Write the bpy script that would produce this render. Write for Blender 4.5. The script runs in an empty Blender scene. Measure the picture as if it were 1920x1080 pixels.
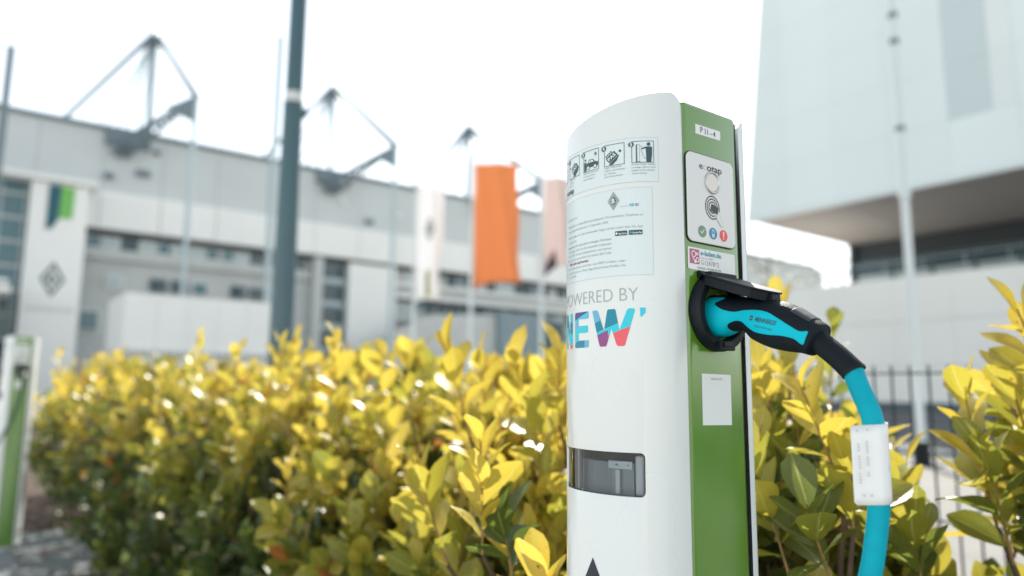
import bpy, bmesh, math, random
import numpy as np
from mathutils import Vector, Matrix, Euler
from mathutils.bvhtree import BVHTree

random.seed(7); rng = np.random.default_rng(7)
scene = bpy.context.scene
C = scene.collection
R = math.radians

# ------------------------------------------------------------------ camera
# site frame: +X = from the chargers to the fence and the white building, +Y = along the charger row, z = 0 ground
EYE = Vector((0, 0, 1.01))
cam_d = bpy.data.cameras.new('camera')
cam = bpy.data.objects.new('camera', cam_d); C.objects.link(cam)
cam_d.sensor_width = 36.0
cam_d.lens = 36.0 * 1357 / 1920
cam_d.clip_start = 0.02; cam_d.clip_end = 2000
cam.matrix_world = Matrix.Translation(EYE) @ (Matrix.Rotation(-math.atan2(.6, .8), 4, 'Z')
                   @ Matrix.Rotation(R(98), 4, 'X') @ Matrix.Rotation(R(.53), 4, 'Z'))
cam_d.dof.use_dof = True
cam_d.dof.focus_distance = 0.69
cam_d.dof.aperture_fstop = 2.7
scene.camera = cam

# ------------------------------------------------------------------ sky, sun, exposure
SUN_EL, SUN_AZ = 43.0, 15.0                        # degrees; azimuth to the right of the view direction
fwd = Vector((.6, .8, 0)); rgt = Vector((.8, -.6, 0))
sdir = (fwd * math.cos(R(SUN_AZ)) + rgt * math.sin(R(SUN_AZ))) * math.cos(R(SUN_EL)) + Vector((0, 0, math.sin(R(SUN_EL))))
world = bpy.data.worlds.new('World'); scene.world = world; world.use_nodes = True
wn = world.node_tree.nodes; wl = world.node_tree.links; wn.clear()
sky = wn.new('ShaderNodeTexSky'); sky.sky_type = 'NISHITA'; sky.sun_disc = False
sky.sun_elevation = R(SUN_EL); sky.sun_rotation = math.atan2(sdir.x, sdir.y)
sky.air_density = 1.0; sky.dust_density = 0.4; sky.ozone_density = 1.0
hsv = wn.new('ShaderNodeHueSaturation'); hsv.inputs['Saturation'].default_value = .38
bg = wn.new('ShaderNodeBackground'); bg.inputs['Strength'].default_value = 0.15
wo = wn.new('ShaderNodeOutputWorld')
tint = wn.new('ShaderNodeMixRGB'); tint.blend_type = 'MULTIPLY'; tint.inputs[0].default_value = 1; tint.inputs[2].default_value = (1.0, 1.0, .945, 1)
wl.new(sky.outputs[0], hsv.inputs['Color']); wl.new(hsv.outputs[0], tint.inputs[1]); wl.new(tint.outputs[0], bg.inputs[0]); wl.new(bg.outputs[0], wo.inputs[0])
sun_d = bpy.data.lights.new('sun', 'SUN'); sun_d.energy = 4.7; sun_d.angle = R(.53); sun_d.color = (1, .95, .85)
sun = bpy.data.objects.new('sun', sun_d); C.objects.link(sun)
sun.rotation_euler = sdir.to_track_quat('Z', 'Y').to_euler(); sun.location = (0, 0, 30)
scene.view_settings.view_transform = 'Standard'; scene.view_settings.look = 'None'
scene.view_settings.exposure = 1.02; scene.view_settings.gamma = 1
scene.view_settings.use_curve_mapping = False
scene.render.engine = 'CYCLES'
scene.cycles.use_denoising = True
scene.cycles.max_bounces = 8; scene.cycles.transparent_max_bounces = 8
scene.cycles.sample_clamp_indirect = 6

# ------------------------------------------------------------------ materials
def mat(name, col, rough=.5, metal=0., coat=0., var=0., scale=5., bump=0., bscale=40., spec=.5, coord='Object', col2=None):
    m = bpy.data.materials.new(name); m.use_nodes = True
    nt = m.node_tree; p = nt.nodes['Principled BSDF']
    p.inputs['Roughness'].default_value = rough; p.inputs['Metallic'].default_value = metal
    p.inputs['Coat Weight'].default_value = coat; p.inputs['Coat Roughness'].default_value = .06
    p.inputs['Specular IOR Level'].default_value = spec
    p.inputs['Base Color'].default_value = (*col, 1)
    if var or bump or col2:
        tc = nt.nodes.new('ShaderNodeTexCoord')
        if var or col2:
            n = nt.nodes.new('ShaderNodeTexNoise'); n.inputs['Scale'].default_value = scale; n.inputs['Detail'].default_value = 6
            nt.links.new(tc.outputs[coord], n.inputs['Vector'])
            r = nt.nodes.new('ShaderNodeValToRGB'); r.color_ramp.elements[0].position = .3; r.color_ramp.elements[1].position = .7
            a = [c * (1 - var) for c in col]; b = list(col2) if col2 else [min(1, c * (1 + var)) for c in col]
            r.color_ramp.elements[0].color = (*a, 1); r.color_ramp.elements[1].color = (*b, 1)
            nt.links.new(n.outputs[0], r.inputs[0]); nt.links.new(r.outputs[0], p.inputs['Base Color'])
        if bump:
            n2 = nt.nodes.new('ShaderNodeTexNoise'); n2.inputs['Scale'].default_value = bscale; n2.inputs['Detail'].default_value = 4
            nt.links.new(tc.outputs[coord], n2.inputs['Vector'])
            bp = nt.nodes.new('ShaderNodeBump'); bp.inputs['Strength'].default_value = bump; bp.inputs['Distance'].default_value = .01
            nt.links.new(n2.outputs[0], bp.inputs['Height']); nt.links.new(bp.outputs[0], p.inputs['Normal'])
    return m

M = {}
M['white_shell'] = mat('white_enamel', (.70, .725, .72), .22, coat=.5, var=.015, scale=6)
M['green'] = mat('green_enamel', (.090, .228, .014), .2, coat=1., var=.05, scale=5)
M['green'].node_tree.nodes['Principled BSDF'].inputs['Coat IOR'].default_value = 1.62
M['black_gap'] = mat('black_rubber_seal', (.012, .013, .015), .6)
M['black'] = mat('black_plastic', (.004, .008, .012), .42, spec=.25, bump=.15, bscale=900, var=.15, scale=30)
M['black_rubber'] = mat('soft_black_rubber', (.004, .009, .014), .55, spec=.2, bump=.2, bscale=1500, var=.12, scale=60)
M['grip_button'] = mat('grey_rubber_button', (.03, .035, .04), .5)
M['teal'] = mat('turquoise_plastic', (.0, .50, .64), .5, spec=.15, var=.04, scale=40)
M['teal_cable'] = mat('turquoise_cable_jacket', (.0, .36, .47), .5, spec=.15, var=.08, scale=60, bump=.1, bscale=400)
M['plate'] = mat('white_plastic_plate', (.70, .71, .71), .35)
M['sticker'] = mat('white_sticker', (.76, .78, .78), .4, var=.01)
M['sticker_clear'] = mat('pale_foil_sticker', (.65, .715, .73), .25, coat=.3)
M['sticker_edge'] = mat('foil_sticker_edge', (.50, .56, .57), .4)
M['ink'] = mat('dark_teal_ink', (.03, .075, .09), .5)
M['ink_grey'] = mat('grey_ink', (.26, .29, .30), .5)
M['ink_light'] = mat('light_grey_ink', (.36, .41, .41), .5)
M['ink_dark'] = mat('dark_grey_ink', (.05, .055, .06), .5)
M['ink_pale'] = mat('pale_grey_ink', (.52, .54, .54), .5)
M['ink_red'] = mat('wine_red_ink', (.25, .03, .06), .5)
M['navy'] = mat('navy_print', (.008, .010, .028), .4)
M['metal_ring'] = mat('brushed_metal_ring', (.55, .55, .55), .3, metal=.8)
M['lamp_lens'] = mat('milky_lens', (.72, .68, .62), .3)
M['ic_green'] = mat('muted_green_print', (.16, .27, .17), .4)
M['ic_blue'] = mat('blue_print', (.025, .22, .42), .4)
M['ic_red'] = mat('coral_red_print', (.75, .07, .07), .4)
M['pink'] = mat('magenta_print', (.46, .09, .20), .4)
M['cyan_ink'] = mat('turquoise_print', (.0, .30, .40), .4)
M['n_cyan'] = mat('bright_cyan_print', (.02, .55, .68), .35)
M['n_teal'] = mat('teal_print', (.0, .22, .33), .35)
M['n_blue'] = mat('light_blue_print', (.12, .42, .62), .35)
M['n_indigo'] = mat('indigo_print', (.06, .07, .24), .35)
M['n_purple'] = mat('purple_print', (.26, .06, .22), .35)
M['n_red'] = mat('red_print', (.78, .10, .12), .35)
M['din'] = mat('grey_meter_housing', (.34, .36, .38), .35)
M['din_light'] = mat('light_meter_cover', (.78, .79, .80), .3)
M['din_dark'] = mat('dark_cabinet_inside', (.035, .042, .05), .5)
M['led'] = mat('blue_indicator', (.02, .35, .55), .3)

for k, lo, hi in (('white_shell', .17, .34), ('green', .14, .30), ('black', .36, .52)):
    nt = M[k].node_tree; p = nt.nodes['Principled BSDF']; tc = nt.nodes.new('ShaderNodeTexCoord'); n = nt.nodes.new('ShaderNodeTexNoise')
    n.inputs['Scale'].default_value = 9; n.inputs['Detail'].default_value = 3
    mr = nt.nodes.new('ShaderNodeMapRange'); mr.inputs[1].default_value = .35; mr.inputs[2].default_value = .7; mr.inputs[3].default_value = lo; mr.inputs[4].default_value = hi
    nt.links.new(tc.outputs['Object'], n.inputs['Vector']); nt.links.new(n.outputs[0], mr.inputs[0]); nt.links.new(mr.outputs[0], p.inputs['Roughness'])
    if k != 'black': nt.links.new(mr.outputs[0], p.inputs['Coat Roughness'])
def glass_mat(name, tint=(.75, .8, .82), ior=1.5, smoke=0.0):
    m = bpy.data.materials.new(name); m.use_nodes = True; nt = m.node_tree; nt.nodes.clear()
    o = nt.nodes.new('ShaderNodeOutputMaterial'); mx = nt.nodes.new('ShaderNodeMixShader')
    t = nt.nodes.new('ShaderNodeBsdfTransparent'); t.inputs[0].default_value = (*tint, 1)
    g = nt.nodes.new('ShaderNodeBsdfGlossy'); g.inputs['Roughness'].default_value = .03
    f = nt.nodes.new('ShaderNodeFresnel'); f.inputs[0].default_value = ior
    nt.links.new(f.outputs[0], mx.inputs[0]); nt.links.new(t.outputs[0], mx.inputs[1]); nt.links.new(g.outputs[0], mx.inputs[2])
    nt.links.new(mx.outputs[0], o.inputs[0]); return m
M['pane'] = glass_mat('smoked_polycarbonate_pane', (.72, .78, .82), 1.6)

# ------------------------------------------------------------------ object helpers
def tag(o, label=None, cat=None, group=None, kind=None):
    if label: o['label'] = label
    if cat: o['category'] = cat
    if group: o['group'] = group
    if kind: o['kind'] = kind
    return o
def empty(name, loc, rz=0, **k):
    o = bpy.data.objects.new(name, None); C.objects.link(o); o.location = loc; o.rotation_euler = (0, 0, rz)
    o.empty_display_size = .1
    return tag(o, **k)
def mesh_obj(name, me, parent=None, mats=None, smooth=False):
    if mats is not None:
        for m in (mats if isinstance(mats, (list, tuple)) else [mats]): me.materials.append(m)
    if smooth: me.shade_smooth()
    o = bpy.data.objects.new(name, me); C.objects.link(o)
    if parent: o.parent = parent
    return o

class MB:
    """collects shapes and links them as one mesh object"""
    def __init__(s): s.v = []; s.f = []; s.mi = []; s.cur = 0
    def add(s, vs, fs):
        n = len(s.v); s.v += [tuple(v) for v in vs]; s.f += [tuple(i + n for i in f) for f in fs]; s.mi += [s.cur] * len(fs); return s
    def box(s, lo, hi):
        x0, y0, z0 = lo; x1, y1, z1 = hi
        return s.add([(x0, y0, z0), (x1, y0, z0), (x1, y1, z0), (x0, y1, z0), (x0, y0, z1), (x1, y0, z1), (x1, y1, z1), (x0, y1, z1)],
                     [(0, 3, 2, 1), (4, 5, 6, 7), (0, 1, 5, 4), (1, 2, 6, 5), (2, 3, 7, 6), (3, 0, 4, 7)])
    def tube(s, pts, rad, n=8, cap=True, ref=None):
        pts = [Vector(p) for p in pts]; rad = rad if hasattr(rad, '__len__') else [rad] * len(pts)
        vs = []; fs = []; u = None
        for i, p in enumerate(pts):
            t = (pts[min(i + 1, len(pts) - 1)] - pts[max(i - 1, 0)]).normalized()
            if u is None:
                a = Vector(ref) if ref else (Vector((0, 0, 1)) if abs(t.z) < .9 else Vector((1, 0, 0)))
                u = (a - t * a.dot(t)).normalized()
            else: u = (u - t * u.dot(t)).normalized()
            w = t.cross(u)
            for k in range(n):
                an = 2 * math.pi * k / n; vs.append(p + (u * math.cos(an) + w * math.sin(an)) * rad[i])
        for i in range(len(pts) - 1):
            for k in range(n):
                k2 = (k + 1) % n; fs.append((i * n + k, i * n + k2, (i + 1) * n + k2, (i + 1) * n + k))
        if cap:
            fs.append(tuple(range(n - 1, -1, -1))); b = (len(pts) - 1) * n; fs.append(tuple(b + k for k in range(n)))
        return s.add(vs, fs)
    def prism(s, poly, fn0, fn1):
        """poly in 2D; fn0/fn1 map a 2D point to the two end faces"""
        n = len(poly); a = [fn0(*p) for p in poly]; b = [fn1(*p) for p in poly]
        fs = [tuple(range(n)), tuple(range(2 * n - 1, n - 1, -1))] + [(i, i + n, (i + 1) % n + n, (i + 1) % n) for i in range(n)]
        return s.add(a + b, fs)
    def mesh(s, name):
        me = bpy.data.meshes.new(name); me.from_pydata([tuple(v) for v in s.v], [], s.f)
        me.polygons.foreach_set('material_index', s.mi)
        bm = bmesh.new(); bm.from_mesh(me); bmesh.ops.recalc_face_normals(bm, faces=bm.faces); bm.to_mesh(me); bm.free()
        me.update(); return me
    def build(s, name, mats, parent=None, smooth=False, bevel=0, seg=2, autosmooth=None):
        o = mesh_obj(name, s.mesh(name), parent, mats, smooth)
        if bevel:
            b = o.modifiers.new('bevel', 'BEVEL'); b.width = bevel; b.segments = seg; b.limit_method = 'ANGLE'; b.angle_limit = R(40)
            b.harden_normals = False
        if autosmooth is not None: smooth_by_angle(o.data, autosmooth)
        return o
def smooth_by_angle(me, deg):
    me.shade_smooth()
    bm = bmesh.new(); bm.from_mesh(me)
    for e in bm.edges:
        e.smooth = len(e.link_faces) == 2 and e.calc_face_angle(0) < R(deg)
    bm.to_mesh(me); bm.free()

def rrect(x0, y0, x1, y1, r, n=6):
    out = []
    for cx, cy, a0 in ((x1 - r, y1 - r, 0), (x0 + r, y1 - r, 90), (x0 + r, y0 + r, 180), (x1 - r, y0 + r, 270)):
        for i in range(n + 1):
            a = R(a0 + 90 * i / n); out.append((cx + r * math.cos(a), cy + r * math.sin(a)))
    return out
def circ(cx, cy, r, n=28, ry=None):
    return [(cx + r * math.cos(2 * math.pi * i / n), cy + (ry or r) * math.sin(2 * math.pi * i / n)) for i in range(n)]

# ------------------------------------------------------------------ flat print (stickers, lettering, pictograms)
class Print:
    """2D polygons (x to the right, z up) that are laid on a surface by a mapping"""
    def __init__(s): s.bm = bmesh.new(); s.lay = 0
    def poly(s, pts, m=0, layer=0):
        vs = [s.bm.verts.new((p[0], p[1], layer * 1e-4)) for p in pts]
        f = s.bm.faces.new(vs); f.material_index = m
        return f
    def ring(s, outer, inner, m=0, layer=0):
        n = len(outer)
        a = [s.bm.verts.new((*p, layer * 1e-4)) for p in outer]; b = [s.bm.verts.new((*p, layer * 1e-4)) for p in inner]
        for i in range(n):
            f = s.bm.faces.new((a[i], a[(i + 1) % n], b[(i + 1) % n], b[i])); f.material_index = m
    def line(s, p, q, w, m=0, layer=0):
        p = Vector(p); q = Vector(q); d = (q - p).normalized(); n = Vector((-d.y, d.x)) * w / 2
        s.poly([p - n, q - n, q + n, p + n], m, layer)
    def frame(s, x0, y0, x1, y1, w, m=0, layer=0):
        s.ring([(x0, y0), (x1, y0), (x1, y1), (x0, y1)], [(x0 + w, y0 + w), (x1 - w, y0 + w), (x1 - w, y1 - w), (x0 + w, y1 - w)], m, layer)
    def text(s, body, x0, x1, base, cap, m=0, layer=0, bold=0., rot=None, slant=0., thin=False):
        """fits the text between x0 and x1 with the given capital height"""
        vs, fs = text2d(body, bold)
        if not len(vs): return
        a, b = min(v[0] for v in vs), max(v[0] for v in vs)
        k = cap / CAP
        sx = (x1 - x0) / max(b - a, 1e-6) if x1 is not None else k
        out = []
        for x, y in vs:
            X = x0 + (x - a) * sx + slant * y * k; Y = base + y * k
            if rot:
                cx, cy, an = rot; c, sn = math.cos(an), math.sin(an)
                X, Y = cx + (X - cx) * c - (Y - cy) * sn, cy + (X - cx) * sn + (Y - cy) * c
            out.append(s.bm.verts.new((X, Y, layer * 1e-4)))
        for f in fs:
            try: s.bm.faces.new([out[i] for i in f]).material_index = m
            except ValueError: pass
    def slice(s, step):
        xs = [v.co.x for v in s.bm.verts]; a, b = min(xs), max(xs); x = a + step
        while x < b:
            g = s.bm.verts[:] + s.bm.edges[:] + s.bm.faces[:]
            bmesh.ops.bisect_plane(s.bm, geom=g, plane_co=(x, 0, 0), plane_no=(1, 0, 0)); x += step
    def cut(s, p, no):
        g = s.bm.verts[:] + s.bm.edges[:] + s.bm.faces[:]
        bmesh.ops.bisect_plane(s.bm, geom=g, plane_co=(*p, 0), plane_no=(*no, 0))
    def build(s, name, mats, fn, parent, off=.0002, step=None):
        if step: s.slice(step)
        for v in s.bm.verts: v.co = Vector(fn(v.co.x, v.co.y, off + v.co.z))
        me = bpy.data.meshes.new(name); s.bm.to_mesh(me); s.bm.free()
        return mesh_obj(name, me, parent, mats)
_tc = {}
def text2d(body, bold=0.):
    key = (body, bold)
    if key in _tc: return _tc[key]
    cu = bpy.data.curves.new('t', 'FONT'); cu.body = body; cu.size = 1; cu.offset = bold; cu.resolution_u = 3
    o = bpy.data.objects.new('t', cu); C.objects.link(o)
    bpy.context.view_layer.update()
    me = bpy.data.meshes.new_from_object(o.evaluated_get(bpy.context.evaluated_depsgraph_get()))
    r = ([(v.co.x, v.co.y) for v in me.vertices], [tuple(p.vertices) for p in me.polygons])
    bpy.data.objects.remove(o); bpy.data.curves.remove(cu); bpy.data.meshes.remove(me)
    _tc[key] = r; return r
CAP = max(v[1] for v in text2d('H')[0])

# ================================================================== GROUND
def sheet(name, x0, y0, x1, y1, z, m, **k):
    o = MB().add([(x0, y0, z), (x1, y0, z), (x1, y1, z), (x0, y1, z)], [(0, 1, 2, 3)]).build(name, m)
    return tag(o, kind='structure', **k)
M['dirt'] = mat('bare_earth', (.30, .28, .25), .95, var=.3, scale=2, bump=.5, bscale=20)
M['mulch'] = mat('dark_bark_mulch', (.035, .024, .018), .95, col2=(.10, .06, .04), var=.3, scale=40, bump=1, bscale=60)
M['paving'] = mat('pale_concrete_paving', (.17, .165, .155), .85, var=.10, scale=3, bump=.3, bscale=60)
M['asphalt'] = mat('asphalt', (.085, .095, .10), .9, var=.2, scale=5, bump=.5, bscale=90)
M['kerb'] = mat('kerb_concrete', (.20, .22, .225), .85, var=.08, scale=10, bump=.3, bscale=80)
M['parking'] = mat('parking_paving', (.42, .415, .40), .9, var=.12, scale=3, bump=.4, bscale=50)
sheet('ground', -400, -400, 600, 600, -.03, M['dirt'])
sheet('planting_bed', .34, -6, 2.33, 30, .0, M['mulch'])
sheet('parking_lot', -14, -12, .16, 40, -.008, M['parking'])
sheet('pavement', 2.42, -30, 12.6, 60, 0, M['paving'])
sheet('road', 12.75, -60, 34, 84, -.012, M['asphalt'])
sheet('forecourt', 34.2, -60, 60, 84, -.004, M['paving'])
sheet('plaza', -40, 60.2, 12.6, 88, .0, M['paving'])
for x0, x1 in ((.18, .33), (12.61, 12.74)):
    for i in range(34):
        y = -3 + i * .95 if x0 < 1 else -14 + i * 1.6
        L = .94 if x0 < 1 else 1.59
        o = MB().box((x0, y, -.03), (x1, y + L, .045 if x0 < 1 else .09)).build('kerb_stone', M['kerb'], bevel=.008)
        tag(o, kind='structure')
# road markings
for i in range(8):
    sheet('road_marking', 23.0, -8 + i * 6, 23.14, -5 + i * 6, -.008, mat('worn_white_paint', (.62, .62, .6), .8, var=.1, scale=30) if i == 0 else bpy.data.materials['worn_white_paint'])

# ================================================================== STADIUM (far left)
M['clad_grey'] = mat('grey_sheet_cladding', (.55, .58, .59), .55, var=.03, scale=.2)
M['clad_white'] = mat('white_render', (.80, .81, .80), .7, var=.02, scale=.3)
M['concrete_pale'] = mat('pale_concrete', (.50, .52, .52), .8, var=.05, scale=.4)
M['win_dark'] = mat('dark_window_glass', (.012, .045, .06), .12, coat=.2)
M['win_mid'] = mat('blue_grey_glass', (.08, .17, .20), .15)
M['win_lit'] = mat('pale_blinds', (.42, .50, .52), .5)
M['shadow_gap'] = mat('dark_metal_and_shade', (.05, .06, .07), .6)  # dark metal; on the gap strips the dark colour stands for shade
M['steel'] = mat('blue_grey_steel', (.16, .21, .24), .5, metal=.2)
M['steel_pale'] = mat('pale_galvanised_steel', (.42, .50, .53), .45, metal=.2)
YF = 88.0
st = empty('stadium', (30, YF, 0), label='long grey football stadium with white band and window rows, behind the flagpoles', cat='stadium')
def sl(x): return x - 30
def sbox(mb, x0, x1, z0, z1, y0, y1): mb.box((sl(x0), y0, z0), (sl(x1), y1, z1)); return mb
sbox(MB(), -26, 150, 0, 17.2, .6, 50).build('main_wall', M['concrete_pale'], st)
# upper cladding, panel by panel
px = -26.0; i = 0
while px < 150:
    sbox(MB(), px, px + 5.96, 21.9, 28.75, -.4, 5.0).build('cladding_panel', M['clad_grey'], st)
    sbox(MB(), px, px + 5.92, 17.75, 21.88, -1.0, 4.0).build('white_band_panel', M['clad_white'], st)
    px += 6.0; i += 1
sbox(MB(), -26.3, 150.3, 28.76, 29.2, -.9, 8).build('roof_edge', M['steel'], st)
sbox(MB(), -26, 150, 17.22, 17.73, -.2, 3).build('shadow_gap', M['shadow_gap'], st)  # strip coloured dark for the shade under the white band
sbox(MB(), -26, 150, 29.21, 29.5, 3, 45).build('roof', M['clad_grey'], st)
r2 = random.Random(3)
def window(x0, x1, z0, z1, m, y=0.0):
    fr = sbox(MB(), x0, x1, z0, z1, y + .28, y + .62).build('window_frame', M['clad_white'] if m is not M['win_dark'] else M['steel'], st)
    sbox(MB(), x0 + .12, x1 - .12, z0 + .12, z1 - .12, y + .22, y + .279).build('window_pane', m, fr)
x = 9.1
for row, (z0, z1, w) in enumerate(((15.75, 17.15, 1.5), (11.5, 13.0, 1.7), (6.8, 9.0, 1.9))):
    x = 9.1
    while x < 112:
        if not (34.0 < x + w and x < 46) :
            if r2.random() < (.95, .85, .7)[row]:
                window(x, x + w, z0, z1, r2.choice([M['win_dark'], M['win_mid'], M['win_dark'], M['win_lit']]))
        x += w + (.25, .5, 1.1)[row]
sbox(MB(), -26, 34, 14.6, 15.7, -.05, .59).build('ledge', M['concrete_pale'], st)
sbox(MB(), 46, 150, 14.9, 15.4, -.6, .59).build('ledge', M['clad_white'], st)
sbox(MB(), 46, 150, 10.2, 10.8, -.5, .59).build('ledge', M['clad_grey'], st)
sbox(MB(), 46, 150, 13.3, 13.9, -.8, .59).build('ledge', M['clad_white'], st)
sbox(MB(), 46, 150, 12.9, 13.29, -.1, .59).build('shadow_gap', M['shadow_gap'], st)  # strip coloured dark for the shade under the ledge
# stair core with glazed strip and white gable panel
sbox(MB(), 34.1, 35.2, 0, 17.4, -1.2, .5).build('pilaster', M['concrete_pale'], st)
sbox(MB(), 38.8, 45.6, 0, 17.2, -1.1, .5).build('wall_panel', M['clad_white'], st)
for k in range(5):
    z0 = 2.4 + k * 2.95
    f = sbox(MB(), 35.3, 38.6, z0, z0 + 2.8, -.2, .5).build('window_frame', M['steel'], st)
    sbox(MB(), 35.45, 38.45, z0 + .9, z0 + 2.65, -.26, -.201).build('window_pane', M['win_dark'], f)
    sbox(MB(), 35.45, 38.45, z0 + .12, z0 + .8, -.26, -.201).build('window_pane', M['win_lit'], f)
# ramp wall and low blue-grey block with dark gateway
MB().prism([(sl(39), 0), (sl(58), 0), (sl(58), 11.2), (sl(48), 10.6), (sl(39), 6.6)], lambda a, b: (a, -7, b), lambda a, b: (a, -6.6, b)).build('ramp_wall', M['concrete_pale'], st)
sbox(MB(), 58, 68, 0, 11.6, -8, -1.2).build('blue_grey_block', mat('blue_grey_panels', (.20, .27, .31), .6, var=.05, scale=.3), st)
sbox(MB(), 65, 69.5, 0, 10.8, -8.2, -8.01).build('gateway', M['win_dark'], st)
for x, z in ((15.2, 27.2), (31, 22.6), (37.6, 25.2), (45.8, 24.6), (11.5, 26.4)):
    MB().tube([(sl(x), -1.0, z), (sl(x), -.42, z)], [.28, .34], 12).build('floodlight', M['clad_white'] if x in (37.6, 45.8) else M['steel'], st)
for x0, x1, z in ((13.2, 14.6, 24.2), (10.2, 11, 23.3), (41, 42, 22.8)):
    sbox(MB(), x0, x1, z, z + .6, -1.1, -.42).build('loudspeaker_box', M['steel'], st)
# entrance tower with crest, flags print and letters
sbox(MB(), 3.6, 8.5, 0, 20.9, -5.0, -1.02).build('entrance_tower', M['clad_white'], st)
sbox(MB(), -26, 3.5, 5, 20.9, -3.0, -1.02).build('glazed_front', M['win_mid'], st)
for k in range(16):
    sbox(MB(), -26 + k * 1.95, -25.88 + k * 1.95, 5, 20.9, -3.08, -3.001).build('mullion', M['clad_grey'], st)
for k in range(7):
    sbox(MB(), -26, 3.5, 5.2 + k * 2.4, 5.45 + k * 2.4, -3.12, -3.081).build('transom', M['clad_grey'], st)
sbox(MB(), -26, 9.2, 21.0, 21.5, -5.6, -1.02).build('eaves', M['clad_white'], st)
sbox(MB(), -26, 1.8, 0, 9, -9, -3.2).build('lobby', M['concrete_pale'], st)
sbox(MB(), -26, 2.6, 9.1, 9.7, -11, -3.2).build('canopy', M['clad_white'], st)
sbox(MB(), -26, 2.4, 10.0, 10.3, -10.6, -3.2).build('canopy', M['clad_white'], st)
M['crest'] = mat('black_green_crest', (.07, .11, .11), .6); M['flag_teal'] = mat('dark_teal_flag_print', (.015, .10, .14), .6)
M['flag_green'] = mat('bright_green_flag_print', (.16, .46, .10), .6)
def on_tower(x, z, o): return (sl(x), -5.0 - o * 20, z)
pr = Print(); cx, cz = 6.05, 11.3
pr.ring([(cx - 1.05, cz), (cx, cz + 1.75), (cx + 1.05, cz), (cx, cz - 1.75)], [(cx - .72, cz), (cx, cz + 1.2), (cx + .72, cz), (cx, cz - 1.2)], 0)
pr.text('B', cx - .36, cx + .36, cz - .45, .9, 0, 1, .03)
pr.build('crest', [M['crest']], on_tower, st, .001)
pr = Print(); pr.text('BORUSSIA-PARK', 4.1, 8.1, 8.1, .42, 0)
pr.build('lettering', [M['ink_light']], on_tower, st, .001)
MB().prism([(sl(5.05), 20.7), (sl(6.1), 20.7), (sl(6.0), 17.2), (sl(5.55), 16.3), (sl(5.05), 16.2)], lambda a, b: (a, -5.12, b), lambda a, b: (a, -5.02, b)).build('teal_flag_panel', M['flag_teal'], st)
MB().prism([(sl(6.12), 20.7), (sl(7.25), 20.6), (sl(7.2), 17.5), (sl(6.05), 17.4)], lambda a, b: (a, -5.12, b), lambda a, b: (a, -5.02, b)).build('green_flag_panel', M['flag_green'], st)

# pylons: mast, outrigger truss, tie rods; each stands on its own
def pylon(xt, ya, label, xa, za, ztip, flip=1):
    t = empty('roof_pylon', (xa, 100, 0), label=label, cat='pylon', group='cable pylons on the stadium roof')
    L = lambda x, y, z: (x - xa, y - 100, z)
    MB().tube([L(xa, 100, 29.4), L(xa, 100, za)], [.34, .30], 8).build('mast', M['steel'], t)
    MB().add([L(xa - 1.9, 100, za - 3.4), L(xa + 2.0, 99.5, za - 3.0), L(xa, 100, za + .6), L(xa - .3, 98.8, za - 1.2), L(xa, 100.9, za - 1.3)],
             [(0, 3, 2), (3, 1, 2), (1, 4, 2), (4, 0, 2), (0, 4, 1, 3)]).build('mast_head', M['steel'], t)
    m = MB()
    for dx, dy in ((0, 0), (.5, 0), (0, .5)):
        m.tube([L(xa + .2, 100, za - .3), L(xt + dx * .4, 80 + dy, ztip)], .26, 5)
    for dx in (0, .6):
        m.tube([L(xa - .2, 100, za - .3), L(xa - 9.5 + dx, 103, 33.5 + dx)], [.34, .2], 5)
    m.build('tie_rod', M['steel'], t)
    for dx in (-9, -7, -5, -3.2, -1, 1.2):
        MB().tube([L(xa, 100, za - .6), L(xa + dx * .8, 104 - dx, 29.5)], .16, 4).build('stay_cable', M['steel_pale'], t)
    # truss from roof edge to tip
    a = Vector(L(xt - 6.5, 86.5, 27.0)); b = Vector(L(xt, 80, ztip)); m = MB()
    for o in (Vector((0, 0, 0)), Vector((1.2, 0, -1.3)), Vector((-.4, -.8, -1.2))):
        m.tube([a + o, b + o * .15], .2, 6)
    for k in range(7):
        q0 = a.lerp(b, k / 7.2); q1 = a.lerp(b, (k + .6) / 7.2); s = 1 - .85 * k / 7.2
        m.tube([q0, q1 + Vector((1.2, 0, -1.3)) * s], .14, 5); m.tube([q1 + Vector((1.2, 0, -1.3)) * s, q0 + (b - a) / 7.2], .2, 5)
        m.tube([q0, q1 + Vector((-.4, -.8, -1.2)) * s], .14, 5)
    m.build('outrigger_truss', M['steel'], t)
    MB().prism([(.2, .3), (-2.9, -2.0), (-.2, -2.9)], lambda u, v: tuple(b + Vector((u, -.15, v))), lambda u, v: tuple(b + Vector((u, .15, v)))).build('gusset_plate', M['steel'], t)
    MB().tube([L(xt, 80, 0), L(xt, 80, ztip)], .26, 8).build('tie_down_column', M['steel_pale'], t)
    m = MB(); m.box(L(xt - 7.4, 87.1, 27.2), L(xt - 2.9, 87.55, 28.7)); m.box(L(xt - 6.4, 86.6, 25.9), L(xt - 4.9, 87.05, 27.6))
    m.build('bearing_bracket', M['steel'], t)
    return t
pylon(17.3, 80, 'tallest roof pylon with fan of cables, above the left stadium wall', 16.1, 47.2, 32.0)
pylon(41.3, 80, 'roof pylon with triangular tie rods just right of the dark lamp post', 40.9, 46.5, 31.7)
pylon(65.2, 80, 'roof pylon with thin mast above the orange banner', 65.5, 45.9, 31.5)
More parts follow.
